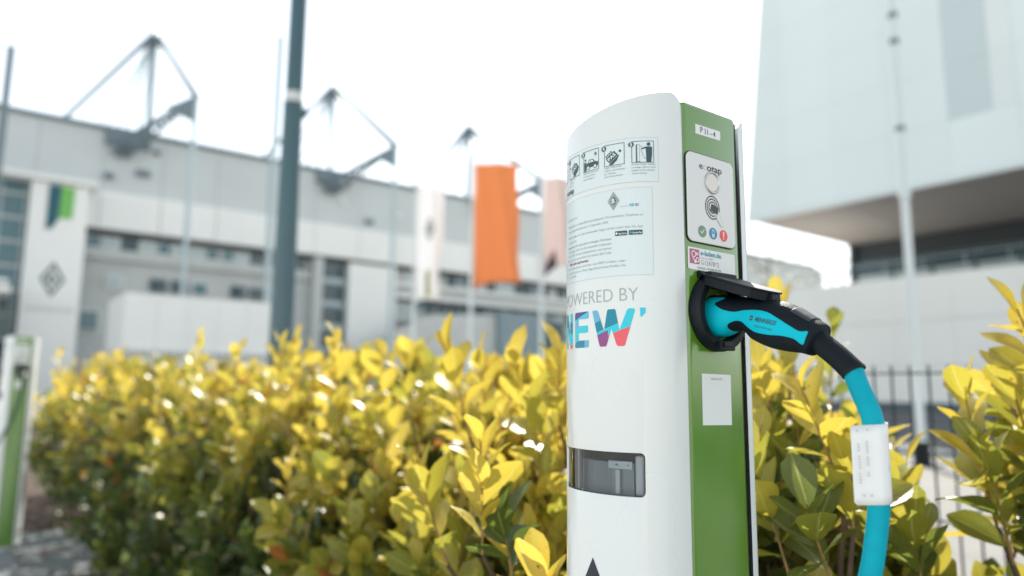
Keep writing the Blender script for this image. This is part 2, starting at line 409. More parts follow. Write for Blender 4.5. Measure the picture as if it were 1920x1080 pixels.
for x, y, z, w, lab in ((.75, 80, 32.6, .62, 'blue-grey square mast at the far left roof corner of the stadium'), (26.6, 82, 42.6, .55, 'pale tall mast hidden behind the dark lamp post')):
    t = MB(); t.box((-w / 2, -w / 2, 0), (w / 2, w / 2, z)); t.box((-w * .9, -w * .9, 0), (w * .9, w * .9, .8))
    o = t.build('steel_mast', M['steel'] if x < 5 else M['steel_pale']); o.location = (x, y, 0); tag(o, lab, 'mast')

# low white annex in front of the stadium
an = empty('annex_building', (14.6, 60, 0), label='low windowless white annex building in front of the stadium, left of the lamp post', cat='building')
for k in range(5):
    MB().box((-5.5 + k * 2.23, 0, 3.75), (-5.5 + k * 2.23 + 2.21, 8, 7.95)).build('wall_panel', M['clad_white'], an)
MB().box((-5.2, .5, 0), (5.5, 8, 3.74)).build('ground_floor_wall', M['clad_white'], an)
MB().box((-5.7, -.25, 3.5), (5.8, .49, 3.74)).build('ledge', M['clad_grey'], an)

# ================================================================== WHITE BUILDING (right)
M['white_panel'] = mat('white_aluminium_panel', (.79, .85, .85), .42, coat=.15, var=.02, scale=.15)
M['white_wall'] = mat('off_white_wall_panel', (.88, .88, .84), .6, var=.02, scale=.3)
M['soffit'] = mat('grey_soffit_board', (.42, .38, .36), .7, var=.03, scale=.3)
wb = empty('white_building', (38.8, 0, 0), label='large white cubic building with overhanging upper block, behind the fence', cat='building')
Y1 = 27.1
H0 = 11.72
def edge_y(z): return 27.0 - (z - 11.7) * .112
MB().prism([(-9.4, H0 + .12), (edge_y(H0) - .15, H0 + .12), (edge_y(38) - .15, 38), (-9.4, 38)], lambda a, b: (.05, a, b), lambda a, b: (40, a, b)).build('upper_block', M['white_panel'], wb)
# face panels with joints
pw_, ph_ = 3.05, 2.9
PANELS = [mat('white_aluminium_panel', (.80 + d, .88 + d, .89 + d), .40, coat=.15, var=.02, scale=.15) for d in (-.012, 0, .012)]
for i in range(12):
    for j in range(9):
        y0 = Y1 - (i + 1) * pw_; z0 = H0 + .1 + j * ph_
        if i == 4 and j >= 1: continue
        g = .005; za, zb = z0, z0 + ph_ - .012
        ya, yb = y0 + g, y0 + pw_ - g
        e0, e1 = min(yb, edge_y(za)), min(yb, edge_y(zb))
        if e1 - ya < .1: continue
        MB().prism([(ya, za), (e0, za), (e1, zb), (ya, zb)], lambda a, b: (0, a, b), lambda a, b: (.049, a, b)).build('facade_panel', PANELS[(i * 5 + j * 3) % 3], wb)
# narrow tall window strip with grey-blue glass
for j in range(1, 9):
    z0 = H0 + .1 + j * ph_; y0 = Y1 - 5 * pw_
    MB().box((0, y0 + .005, z0), (.049, y0 + 1.03, z0 + ph_ - .012)).build('facade_panel', M['white_panel'], wb)
    MB().box((.02, y0 + 1.035, z0), (.048, y0 + pw_ - .01, z0 + ph_ - .012)).build('window_pane', mat('grey_blue_glass', (.62, .70, .72), .3) if j == 1 else bpy.data.materials['grey_blue_glass'], wb)
# soffit boards
for i in range(6):
    y0 = Y1 - .2 - (i + 1) * 6
    MB().box((.4, y0 + .02, H0), (40, y0 + 5.98, H0 + .1)).build('soffit_board', M['soffit'], wb)
MB().box((-.01, -9.5, H0 - .12), (.3, 27.0, H0 + .08)).build('edge_trim', M['white_panel'], wb)
# recessed glazing under the block
XR = 12.2
MB().box((XR + .3, -9, 7.0), (XR + 1, 26.4, H0 - .01)).build('dark_fascia', M['shadow_gap'], wb)
for i in range(13):
    y1 = 26.4 - i * 2.6
    f = MB().box((XR, y1 - 2.5, 7.2), (XR + .29, y1 - .02, 10.35)).build('window_frame', M['steel'], wb)
    MB().box((XR - .03, y1 - 2.42, 7.3), (XR - .002, y1 - .1, 9.3)).build('window_pane', M['win_lit'], f)
    MB().box((XR - .03, y1 - 2.42, 9.4), (XR - .002, y1 - .1, 10.25)).build('window_pane', M['win_dark'], f)
MB().box((XR - .2, 26.42, 7.2), (XR + .5, 26.8, H0 - .01)).build('corner_column', M['shadow_gap'], wb)
# lower terrace wall
for i in range(13):
    for j in range(3):
        y0 = 27.6 - (i + 1) * 3.0
        MB().box((.6, y0 + .006, .05 + j * 2.36), (.95, y0 + 2.994, .05 + j * 2.36 + 2.34)).build('terrace_wall_panel', M['white_wall'], wb)
MB().box((.96, -11, 0), (XR + 10, 27.3, 7.05)).build('terrace_base', M['white_wall'], wb)
MB().box((.2, -11, 0), (.59, 27.6, .55)).build('plinth', mat('dark_plinth', (.10, .13, .15), .8), wb)
# thin handrail on the terrace
m = MB(); m.tube([(.9, -11, 8.05), (.9, 27.0, 8.05)], .03, 5)
for i in range(19): m.tube([(.9, 27 - i * 2, 7.1), (.9, 27 - i * 2, 8.05)], .022, 4)
m.build('handrail', M['steel_pale'], wb)

# ================================================================== BANNERS, POLES, LAMP POST
M['pole_white'] = mat('white_flagpole', (.74, .79, .80), .35, coat=.2)
M['banner_white'] = mat('white_banner_cloth', (.90, .90, .91), .85)
M['banner_orange'] = mat('orange_banner_cloth', (.84, .36, .14), .85)
M['banner_pink'] = mat('pale_pink_banner_cloth', (.82, .70, .67), .85)
M['banner_plum'] = mat('dark_plum_print', (.07, .035, .055), .85)
M['banner_yellow'] = mat('yellow_print', (.62, .55, .03), .85)
for k in ('banner_white', 'banner_orange', 'banner_pink'):      # light comes through the cloth
    nt = M[k].node_tree; p = nt.nodes['Principled BSDF']; t = nt.nodes.new('ShaderNodeBsdfTranslucent'); mx = nt.nodes.new('ShaderNodeMixShader')
    t.inputs[0].default_value = p.inputs['Base Color'].default_value; mx.inputs[0].default_value = .3
    nt.links.new(p.outputs[0], mx.inputs[1]); nt.links.new(t.outputs[0], mx.inputs[2]); nt.links.new(mx.outputs[0], nt.nodes['Material Output'].inputs[0])
bd = rgt                                             # banners hang out towards this side of their pole
def flag(loc, h, w, z0, z1, m, label, wave, prints=(), bottom=0., taper=0.):
    t = empty('banner_flag', loc, math.atan2(bd.y, bd.x), label=label, cat='banner flag', group='banner flags on white poles')
    MB().tube([(0, 0, 0), (0, 0, h)], [.075, .05], 12).build('pole', M['pole_white'], t, autosmooth=40)
    MB().tube([(0, 0, h), (0, 0, h + .1)], [.06, .02], 10).build('pole_cap', M['pole_white'], t)
    MB().tube([(0, 0, z1 + .06), (w, 0, z1 + .06)], .022, 6).build('arm', M['pole_white'], t)
    NX, NZ = 18, 30; vs = []
    def P(u, v):
        x = .07 + (w - .07) * u * (1 - taper * (1 - v)) + .07 * math.sin(5 * v + 2) * u * (1 - v) - .05 * math.sin(9 * v) * u
        z = z0 + (z1 - z0) * v - bottom * (1 - v) * (1 - u) + .12 * (1 - v) * math.sin(4 * u)
        y = wave * (1 - v * .7) * math.sin(5.5 * u + 2.2 * v) * .45 + .055 * math.sin(13 * u + 4 * v) * (1.1 - v * .6)
        return x, y, z
    vs = [P(i / NX, j / NZ) for j in range(NZ + 1) for i in range(NX + 1)]
    fs = [(j * (NX + 1) + i, j * (NX + 1) + i + 1, (j + 1) * (NX + 1) + i + 1, (j + 1) * (NX + 1) + i) for j in range(NZ) for i in range(NX)]
    b = MB().add(vs, fs).build('banner_cloth', m, t, smooth=True)
    mod = b.modifiers.new('thick', 'SOLIDIFY'); mod.thickness = .006
    for fn in prints: fn(t, P)
    return t
def crest_on_flag(t, P):
    pr = Print(); cx, cz = .48, .62
    pr.ring([(cx - .2, cz), (cx, cz + .11), (cx + .2, cz), (cx, cz - .11)], [(cx - .14, cz), (cx, cz + .075), (cx + .14, cz), (cx, cz - .075)], 0)
    pr.text('B', cx - .07, cx + .07, cz - .03, .06, 0, 1, .03)
    pr.build('crest', [M['crest']], lambda u, v, o: (P(u, v)[0], P(u, v)[1] - .02 - o, P(u, v)[2]), t, .002, step=.05)
    for u0, u1, m in ((.40, .5, 'crest'), (.5, .66, 'banner_yellow')):
        pr = Print(); pr.poly([(u0, .02), (u1, .02), (u1, .27), (u0, .22)])
        pr.build('stripe_print', [M[m]], lambda u, v, o: (P(u, v)[0], P(u, v)[1] - .02 - o, P(u, v)[2]), t, .002, step=.05)
def plum_print(t, P):
    pr = Print(); pr.poly([(.0, .0), (.5, .0), (.45, .2), (.1, .1)])
    pr.build('plum_print', [M['banner_plum']], lambda u, v, o: (P(u, v)[0], P(u, v)[1] - .02 - o, P(u, v)[2]), t, .002, step=.05)
flag((13.24, 23.78, 0), 9.0, 1.12, 4.35, 8.65, M['banner_white'], 'white banner with a black diamond crest and a yellow stripe on a white pole', .35, [crest_on_flag], .15, .22)
flag((13.86, 20.86, 0), 9.3, 1.62, 4.75, 9.0, M['banner_orange'], 'plain bright orange banner hanging from a white pole', .3, (), .25, -.04)
flag((14.56, 17.83, 0), 8.3, .95, 5.1, 7.9, M['banner_pink'], 'pale pink banner with a dark plum hem, partly hidden by the charging post', .5, [plum_print], .5, .1)
# bare flagpole on the pavement right of the charging post
t = empty('flagpole', (11.0, 4.9, 0), label='bare white flagpole with black foot on the pavement in front of the white building', cat='flagpole')
MB().tube([(0, 0, .32), (0, 0, 3.95)], [.062, .060], 16).build('lower_tube', M['pole_white'], t, autosmooth=40)
MB().tube([(0, 0, 3.95), (0, 0, 10.5)], [.05, .035], 14).build('upper_tube', M['pole_white'], t, autosmooth=40)
MB().tube([(0, 0, 3.9), (0, 0, 4.03)], [.092, .07], 16).build('joint_collar', M['pole_white'], t)
MB().tube([(0, 0, 0), (0, 0, .34)], [.12, .10], 14).build('foot', M['black'], t)
MB().box((-.22, -.22, 0), (.22, .22, .025)).build('base_plate', M['black'], t)
for z in (4.95, 6.35, 6.78):
    MB().tube([(0, 0, z), (0, 0, z + .07)], .07, 10).build('clamp', M['steel'], t)
# rope
MB().tube([(-.1, -.02, 1.2), (-.085, -.03, 5), (-.06, -.01, 10.3)], .006, 5).build('rope', M['ink_pale'], t)
# lamp post
M['lamp_steel'] = mat('dark_grey_green_painted_steel', (.035, .095, .12), .36, coat=.3, var=.08, scale=4)
t = empty('lamp_post', (1.553, 4.46, 0), label='dark grey-green tapered steel lamp post rising out of the hedge', cat='lamp post')
MB().tube([(0, 0, 0), (0, 0, 1.2), (0, 0, 2.84)], [.078, .073, .062], 28).build('lower_shaft', M['lamp_steel'], t, autosmooth=50)
MB().tube([(0, 0, 2.84), (0, 0, 2.91)], [.064, .058], 28).build('collar', mat('pale_band', (.62, .63, .62), .4), t, autosmooth=50)
MB().tube([(0, 0, 2.91), (0, 0, 6.2)], [.056, .050], 28).build('upper_shaft', M['lamp_steel'], t, autosmooth=50)
MB().tube([(0, 0, 6.2), (-.5, .1, 6.35)], .03, 10).build('arm', M['lamp_steel'], t)
MB().box((-1.1, 0, 6.28), (-.45, .22, 6.42)).build('lamp_head', M['lamp_steel'], t, bevel=.03)
MB().box((.05, -.02, 2.76), (.085, .02, 2.82)).build('bracket', M['lamp_steel'], t)

# ================================================================== MESH FENCE
M['fence'] = mat('anthracite_coated_wire', (.045, .07, .08), .7, spec=.15)
fe = empty('wire_fence', (2.33, 0, 0), label='anthracite double-rod mesh fence behind the hedge', cat='fence')
FY0, FY1, FP = -3.0, 9.0, .0556
wire = MB().tube([(0, 0, .03), (0, 0, 1.095)], .0034, 6).mesh('vertical_wire')
wire.materials.append(M['fence'])
n_w = 0; rest = MB()
y = FY0
while y < FY1:
    if -.35 < y < 2.6:
        o = bpy.data.objects.new('vertical_wire', wire); C.objects.link(o); o.parent = fe; o.location = (0, y, 0)
    else: rest.tube([(0, y, .03), (0, y, 1.095)], .0026, 4)
    y += FP
tag(rest.build('far_wires', M['fence'], fe), kind='stuff')
for z in (.21, .425, .64, .862, 1.072):
    for dx in (-.0062, .0062):
        MB().tube([(dx, FY0, z), (dx, FY1, z)], .0034, 6).build('horizontal_rod', M['fence'], fe)
for y in (-2.6, 2.02, 4.6, 7.1):
    p_ = MB().box((.012, y - .02, 0), (.07, y + .02, 1.12)).build('post', M['fence'], fe)
    MB().box((.010, y - .024, 1.12), (.074, y + .024, 1.13)).build('post_cap', M['black'], p_)

# ================================================================== CHARGING POST
A0, B0 = .5496, .4528                     # front right edge of the near post
OX, OY = A0 + .045, B0 + .072             # its centre
HW, HB = .072, .061
def ell(n=200):
    out = []
    for i in range(n + 1):
        t = math.pi * i / n; c, s = math.cos(t), math.sin(t); e = 2 / 2.15
        out.append((HW - HW * math.copysign(abs(c) ** e, c), HB * abs(s) ** e))
    return out
SP = ell(); AR = [0]
for i in range(1, len(SP)): AR.append(AR[-1] + math.hypot(SP[i][0] - SP[i - 1][0], SP[i][1] - SP[i - 1][1]))
TOT = AR[-1]
def shell_pt(s, z, off=0.):
    s = max(0., min(TOT, s)); i = min(len(SP) - 2, max(0, int(np.searchsorted(AR, s)) - 1))
    k = (s - AR[i]) / (AR[i + 1] - AR[i]); u = SP[i][0] * (1 - k) + SP[i + 1][0] * k; v = SP[i][1] * (1 - k) + SP[i + 1][1] * k
    j0, j1 = max(0, i - 2), min(len(SP) - 1, i + 3)
    tu, tv = SP[j1][0] - SP[j0][0], SP[j1][1] - SP[j0][1]; L = math.hypot(tu, tv); nu, nv = -tv / L, tu / L
    u += nu * off; v += nv * off
    return (A0 - v - OX, B0 + u - OY, z)
front = lambda x, z, off: shell_pt(-x, z, off)                     # print on the front shell: x = -arc length
face = lambda a, z, off: (a - OX, B0 - off - OY, z)                # print on the green side
def ztop(s):
    z = 1.3045 - .19 * (s - .016) if s > .016 else 1.3045
    z = max(z, 1.2745)
    r = .017
    if s < r: z -= r - math.sqrt(max(0, r * r - (r - s) ** 2))
    e = TOT - s
    if e < r: z -= r - math.sqrt(max(0, r * r - (r - e) ** 2))
    return z
WS0, WS1, WZ0, WZ1, WR = .0468, .168, .9135, .9530, .0045
def zwin(s):
    if s < WS0 or s > WS1: return None
    d = 0
    for e in (s - WS0, WS1 - s):
        if e < WR: d = WR - math.sqrt(max(0, WR * WR - (WR - e) ** 2))
    return WZ0 + d, WZ1 - d

charger = empty('charging_post', (OX, OY, 0), label='large white and green electric car charging post in the foreground with a cable plugged in', cat='charging post', group='charging posts along the hedge')
def shell(window):
    S = sorted(set([round(TOT * i / 90, 5) for i in range(91)] + [.001, .0025, .004, .007, .010, .013, TOT - .001, TOT - .004, TOT - .009] +
               [WS0, WS0 + .0006, WS0 + .0015, WS0 + .003, WS0 + WR, WS1 - WR, WS1 - .003, WS1 - .0015, WS1 - .0006, WS1]))
    vs = []; fs = []; cols = []
    for s in S:
        w = zwin(s) if window else None
        za, zb = w if w else (WZ0 + WR, WZ1 - WR)
        zs = [.03, .3, .6, za, zb, 1.05, 1.15, ztop(s)]
        cols.append(len(vs)); vs += [shell_pt(s, z) for z in zs]
    for i in range(len(S) - 1):
        mid = (S[i] + S[i + 1]) / 2
        for j in range(7):
            if j == 3 and window and WS0 <= mid <= WS1: continue
            a = cols[i] + j; b = cols[i + 1] + j; fs.append((a, b, b + 1, a + 1))
    return vs, fs
vs, fs = shell(True)
me = bpy.data.meshes.new('front_shell'); me.from_pydata(vs, [], fs)
bm = bmesh.new(); bm.from_mesh(me); bmesh.ops.recalc_face_normals(bm, faces=bm.faces)
# make sure the normals point outwards (towards -X on the bulge)
f = min(bm.faces, key=lambda f: f.calc_center_median().x)
if f.normal.x > 0: bmesh.ops.reverse_faces(bm, faces=bm.faces)
bm.to_mesh(me); bm.free()
fsh = mesh_obj('front_shell', me, charger, M['white_shell'], True)
md = fsh.modifiers.new('thick', 'SOLIDIFY'); md.thickness = .0028; md.offset = -1; md.use_even_offset = True
md = fsh.modifiers.new('bev', 'BEVEL'); md.width = .0006; md.segments = 2; md.limit_method = 'ANGLE'; md.angle_limit = R(50)
# back shell: flatter curve on the other side
BX = .0945                                            # depth of the post between the shells
bk = []
for i in range(41):
    t = math.pi * i / 40
    bk.append((.0035 + .068 - .068 * math.cos(t), .030 * math.sin(t) ** .9 if 0 < i < 40 else 0))
bp = [(A0 + BX + v - OX, B0 - .0035 + u * 1.03 - OY) for u, v in bk]
inner = [(x - .003, y) for x, y in bp]
m = MB(); n = len(bp)
def bz(i): e = min(i, n - 1 - i) / 4; return 1.3 - (0 if e >= 1 else .012 * (1 - math.sqrt(1 - (1 - e) ** 2)))
vs = [(x, y, .03) for x, y in bp] + [(x, y, bz(i)) for i, (x, y) in enumerate(bp)] + [(x, y, .03) for x, y in inner] + [(x, y, bz(i)) for i, (x, y) in enumerate(inner)]
fs = []
for i in range(n - 1):
    fs += [(i, i + 1, n + i + 1, n + i), (2 * n + i, 3 * n + i, 3 * n + i + 1, 2 * n + i + 1), (n + i, n + i + 1, 3 * n + i + 1, 3 * n + i)]
fs += [(0, n, 3 * n, 2 * n), (n - 1, 3 * n - 1, 4 * n - 1, 2 * n - 1)]
m.add(vs, fs).build('back_shell', M['white_shell'], charger, autosmooth=35)
# green side body with rounded corner and rounded top
m = MB(); L0 = (A0 + .0008 - OX, B0 - OY); L1 = (A0 + .0885 - OX, B0 + .1435 - OY)
poly = rrect(L0[0], L0[1], L1[0], L1[1], .006, 5)
m.prism(poly, lambda a, b: (a, b, .03), lambda a, b: (a, b, 1.300))
m.build('green_body', M['green'], charger, bevel=.004, seg=3, autosmooth=35)
m = MB(); m.prism(rrect(L1[0] + .0004, L0[1] + .0035, L1[0] + .0042, L1[1] - .003, .001, 2), lambda a, b: (a, b, .03), lambda a, b: (a, b, 1.296))
m.build('rubber_seal', M['black_gap'], charger)
m = MB(); m.prism([(p[0] * 1.02, p[1] * 1.02) for p in rrect(-.10, -.078, .07, .078, .03, 6)], lambda a, b: (a, b, 0), lambda a, b: (a, b, .0295))
m.build('base_plinth', M['black'], charger, bevel=.003)
cp = [shell_pt(TOT * k / 40, 0, -.0032)[:2] for k in range(41)]
MB().prism(cp, lambda a, b: (a, b, 1.262), lambda a, b: (a, b, 1.266)).build('top_cap', M['white_shell'], charger)
# --- display window: cabinet inside, meter, pane
m = MB(); by0, by1 = B0 + .012 - OY, B0 + .132 - OY
def cab_slab(z0, z1):
    ps = [shell_pt(WS0 - .006 + (WS1 - WS0 + .012) * k / 12, 0, -.0045)[:2] for k in range(13)] + [(A0 - .010 - OX, by1), (A0 - .010 - OX, by0)]
    m.prism(ps, lambda a, b: (a, b, z0), lambda a, b: (a, b, z1))
cab_slab(.9045, .9085); cab_slab(.9580, .9620)
m.box((A0 - .0105 - OX, by0, .900), (A0 - .007 - OX, by1, .966))
cab = m.build('meter_cabinet', M['din_dark'], charger)
def on_arc(s, z0, z1, d0, d1, s1): # a block standing between two arc positions inside the cabinet
    ps = [shell_pt(s + (s1 - s) * k / 3, 0, -d0)[:2] for k in range(4)] + [shell_pt(s1 + (s - s1) * k / 3, 0, -d1)[:2] for k in range(4)]
    return MB().prism(ps, lambda a, b: (a, b, z0), lambda a, b: (a, b, z1))
on_arc(.060, .905, .9425, .014, .030, .145).build('meter_housing', M['din'], cab, bevel=.001)
on_arc(.062, .9365, .9440, .012, .0138, .092).build('meter_cover', M['din_light'], cab, bevel=.0006)
on_arc(.0765, .9140, .9360, .011, .0138, .0815).build('label_strip', M['din_light'], cab)
on_arc(.0475, .9130, .950, .010, .022, .058).build('added_pale_block', M['din_light'], cab, bevel=.002)  # pale block added to lighten the window, not a meter part
on_arc(.1330, .9090, .957, .006, .010, .1400).build('chrome_strip', M['metal_ring'], cab, bevel=.001)
on_arc(.0795, .9400, .9412, .0105, .0119, .0815).build('indicator', M['led'], cab)
on_arc(.0660, .9400, .9408, .0105, .0119, .0672).build('indicator', M['led'], cab)
vs = []; fs = []
for i in range(41):
    s = WS0 - .003 + (WS1 - WS0 + .006) * i / 40; vs += [shell_pt(s, WZ0 - .003, -.0034), shell_pt(s, WZ1 + .003, -.0034)]
for i in range(40): fs.append((2 * i, 2 * i + 2, 2 * i + 3, 2 * i + 1))
MB().add(vs, fs).build('display_window', M['pane'], charger, smooth=True)

# --- front stickers and print
def FX(s): return -s
pr = Print(); pr.poly([(FX(.205), 1.211), (FX(.0295), 1.211), (FX(.0295), 1.2557), (FX(.205), 1.2557)])
st1 = pr.build('pictogram_sticker', [M['sticker_clear']], front, charger, .00015, step=.003)
pr = Print(); pr.poly([(FX(.16), 1.1195), (FX(.0360), 1.1195), (FX(.0360), 1.2055), (FX(.16), 1.2055)])
st2 = pr.build('notice_sticker', [M['sticker_clear']], front, charger, .00015, step=.003)
for o, (a, b, c, d) in ((st1, (.205, 1.211, .0295, 1.2557)), (st2, (.16, 1.1195, .0360, 1.2055))):
    pr = Print(); pr.frame(FX(a), b, FX(c), d, .00025); pr.build('sticker_edge', [M['sticker_edge']], front, o, .0004, step=.003)
# pictograms
inks = [M['ink'], M['sticker_clear'], M['ink_grey']]
pr = Print()
bz0, bz1 = 1.2300, 1.2520
boxes = {5: (.0553, .0338), 4: (.0840, .0622), 3: (.1120, .0906), 2: (.1402, .1188), 1: (.168, .147)}
for nmb, (s0, s1) in boxes.items():
    x0, x1 = FX(s0), FX(s1); pr.frame(x0, bz0, x1, bz1, .0005, 0, 1)
    pr.poly(circ(x0 - .0004, bz1 - .0032, .0027), 0, 2)
    pr.text(str(nmb), x0 - .0016, x0 + .0008, bz1 - .0050, .0036, 1, 3, .03)
# 5: person unplugging the post
x0, x1 = FX(.0553), FX(.0338)
pr.poly(circ(x1 - .0050, bz1 - .0034, .0018), 0, 1)
pr.poly([(x1 - .0073, bz0 + .0006), (x1 - .0027, bz0 + .0006), (x1 - .0019, bz0 + .0072), (x1 - .0016, bz1 - .0068), (x1 - .0028, bz1 - .0058), (x1 - .0070, bz1 - .0058), (x1 - .0078, bz1 - .0072), (x1 - .0075, bz0 + .009)], 0, 1)
pr.poly([(x1 - .0072, bz1 - .0058), (x1 - .0124, bz1 - .0076), (x1 - .0120, bz1 - .0086), (x1 - .0072, bz1 - .0074)], 0, 2)
pr.poly([(x0 + .0042, bz0 + .001), (x0 + .0051, bz0 + .001), (x0 + .0051, bz1 - .0035), (x0 + .0042, bz1 - .0035)], 0, 1)
pr.frame(x0 + .0053, bz0 + .001, x0 + .0078, bz1 - .0035, .0002, 0, 1)
pr.line((x0 + .0036, bz0 + .0012), (x0 + .0084, bz0 + .0012), .0004, 0, 1)
pts = [(x1 - .0124, bz1 - .0084), (x1 - .0112, bz1 - .0125), (x1 - .0095, bz1 - .0168), (x1 - .0078, bz1 - .0182)]
for a, b in zip(pts, pts[1:]): pr.line(a, b, .0003, 0, 1)
for k in range(2): pr.line((x0 + .0082, bz1 - .0052 - k * .0012), (x0 + .0104, bz1 - .0050 - k * .0012), .0002, 0, 1)
def pas(x0, x1, dx):                                     # hand holding a pass
    c = (x0 + .0085 + dx, bz0 + .0090); an = R(38); ca, sa = math.cos(an), math.sin(an)
    rot = lambda p: (c[0] + p[0] * ca - p[1] * sa, c[1] + p[0] * sa + p[1] * ca)
    pr.poly([rot(p) for p in rrect(-.0058, -.0032, .0058, .0032, .0009, 3)], 0, 1)
    pr.text('PAS', c[0] - .0047, c[0] + .0047, c[1] - .0016, .0033, 1, 2, .03, rot=(c[0], c[1], an))
    for k in range(4):
        q = rot((-.0042 + k * .0023, .0047)); pr.poly(circ(q[0], q[1], .0008, 12, .0010), 0, 1)
    pr.poly([rot(p) for p in ((-.0066, -.0038), (.005, -.0038), (.0066, -.0026), (.0062, -.0042), (.002, -.0066), (-.0040, -.0068), (-.0070, -.0050))], 0, 1)
pas(FX(.0840), FX(.0622), 0); pr.poly(circ(FX(.0668), bz1 - .0080, .0013), 0, 1)
pas(FX(.1402), FX(.1188), .004); pr.poly(circ(FX(.1385), bz1 - .010, .0009), 0, 1)
# 3: person, car and sun
x0, x1 = FX(.1120), FX(.0906)
pr.poly(circ(x0 + .0028, bz0 + .0128, .0011), 0, 1); pr.poly([(x0 + .0012, bz0 + .001), (x0 + .0042, bz0 + .001), (x0 + .0044, bz0 + .0104), (x0 + .0012, bz0 + .0104)], 0, 1)
pr.poly([(x0 + .0048, bz0 + .0040), (x1 - .0012, bz0 + .0040), (x1 - .0010, bz0 + .0080), (x1 - .0050, bz0 + .0090), (x1 - .0080, bz0 + .0122), (x0 + .0088, bz0 + .0122), (x0 + .0060, bz0 + .0088), (x0 + .0048, bz0 + .0078)], 0, 1)
for cx in (x0 + .0072, x1 - .0046): pr.poly(circ(cx, bz0 + .0040, .0022), 0, 2); pr.poly(circ(cx, bz0 + .0040, .0016), 1, 3)
pr.poly([(x0 + .0075, bz0 + .0090), (x0 + .0104, bz0 + .0090), (x0 + .0104, bz0 + .0114), (x0 + .0092, bz0 + .0114)], 1, 2)
pr.poly([(x0 + .0110, bz0 + .0090), (x1 - .0062, bz0 + .0090), (x1 - .0084, bz0 + .0114), (x0 + .0110, bz0 + .0114)], 1, 2)
pr.poly(circ(x1 - .0040, bz1 - .0052, .0013), 0, 1)
for k in range(5):
    a = R(90 + k * 45); pr.line((x1 - .0040 + .0019 * math.cos(a), bz1 - .0052 + .0019 * math.sin(a)), (x1 - .0040 + .0031 * math.cos(a), bz1 - .0052 + .0031 * math.sin(a)), .0003, 0, 1)
pr.build('pictograms', inks, front, st1, .0004, step=.004)
pr = Print()
caps = {5: ['Es ertönt ein Signal. Steckdose', 'ist entriegelt. Entfernen Sie das', 'Ladekabel von der Ladestation', 'und Ihrem Fahrzeug.'],
        4: ['Stoppen: Halten Sie Ihre', 'Ladekarte an den Kartenleser.', '(ca. 2 Sekunden)', 'bis Ihre Ladung entsperrt.'],
        3: ['Sie parken und laden weiter.', 'Ihr Fahrzeug wird auf-', 'geladen und gesperrt.'], 2: ['Starten: Karte vor', 'Leser halten', '2 Sekunden']}
for nmb, lines in caps.items():
    s0, s1 = boxes[nmb]
    for k, t_ in enumerate(lines):
        w = (s0 - s1 + .0015) * min(1, len(t_) / 30); pr.text(t_, FX(s0), FX(s0) + w, 1.2278 - k * .0030, .0016, 0, 1)
pr.build('caption_lettering', [M['ink_grey']], front, st1, .0004)
# notice
pr = Print()
pr.text('ecotap', FX(.1485), FX(.1300), 1.2140, .0052, 0, 1, .02)
pr.build('maker_lettering', [M['ink_dark']], front, charger, .0006)
cx, cz = FX(.0742), 1.1940
pr = Print(); D = lambda a, b: [(cx - a, cz), (cx, cz + b), (cx + a, cz), (cx, cz - b)]
pr.poly(D(.0062, .0092), 0, 1); pr.ring(D(.0055, .0081), D(.0049, .0072), 1, 2); pr.ring(D(.0040, .0058), D(.0034, .0050), 1, 3)
pr.poly([(cx - .0022, cz - .003), (cx + .0022, cz - .003), (cx + .0022, cz + .003), (cx - .0022, cz + .003)], 0, 4)
pr.text('B', cx - .0016, cx + .0016, cz - .0023, .0046, 1, 5, .03)
pr.build('crest', [M['ink'], M['sticker']], front, st2, .0004, step=.003)
pr = Print()
pr.text('powered by', FX(.0672), FX(.0593), 1.1872, .0012, 0, 1)
body = [('Dieser Ladepunkt ist neu hier.', .1440, .1235, 1.1850), ('Willkommen an diesem Borussia Ladepunkt. Die kostenlose Testphase an', .1440, .0452, 1.1775),
        ('diesem Ladepunkt endet am 14. September 2020.', .1440, .0800, 1.1725), ('Danach stellen wir in den kommenden Tagen auf das Laden über die App', .1440, .0455, 1.1660),
        ('e-laden um.', .1440, .1240, 1.1610), ('Registrieren Sie sich jetzt in wenigen Schritten', .1440, .0768, 1.1555),
        ('in der App, wählen Sie den passenden Ladepunkt', .1440, .0768, 1.1510), ('Ihrer Wahl, Karten-Ladestationen und starten', .1440, .0768, 1.1465),
        ('Sie das Laden ganz einfach mit einem QR-Code.', .1440, .0768, 1.1420), ('Mehr Infos gibt es auch hier von NEW e-laden, oder', .1440, .0622, 1.1330),
        ('rufen Sie uns an. Den App-Download finden Sie', .1440, .0622, 1.1285), ('unter new.de', .1440, .1260, 1.1245)]
for t_, s0, s1, z in body: pr.text(t_, FX(s0), FX(s1), z, .0023, 1 if 'Regist' in t_ else 0, 1)
pr.text('NEW e-Laden App-Download', FX(.1400), FX(.1060), 1.1375, .0023, 2, 1, .02)
pr.build('notice_lettering', [M['ink_light'], M['ink_grey'], M['ink_red']], front, st2, .0004)
pr = Print()
for s0, s1, t_ in ((.0728, .0605, 'App Store'), (.0590, .0459, 'Google Play')):
    pr.poly(rrect(FX(s0), 1.1588, FX(s1), 1.1634, .0006, 3), 0, 1)
    pr.text(t_, FX(s0) + .0035, FX(s1) - .0006, 1.1600, .0017, 1, 2, .02)
pr.poly(circ(FX(.0712), 1.1611, .0011), 1, 2); pr.poly([(FX(.0578), 1.1598), (FX(.0560), 1.1611), (FX(.0578), 1.1624)], 2, 2)
pr.build('app_badges', [M['ink'], M['sticker'], M['n_cyan']], front, st2, .0004, step=.003)
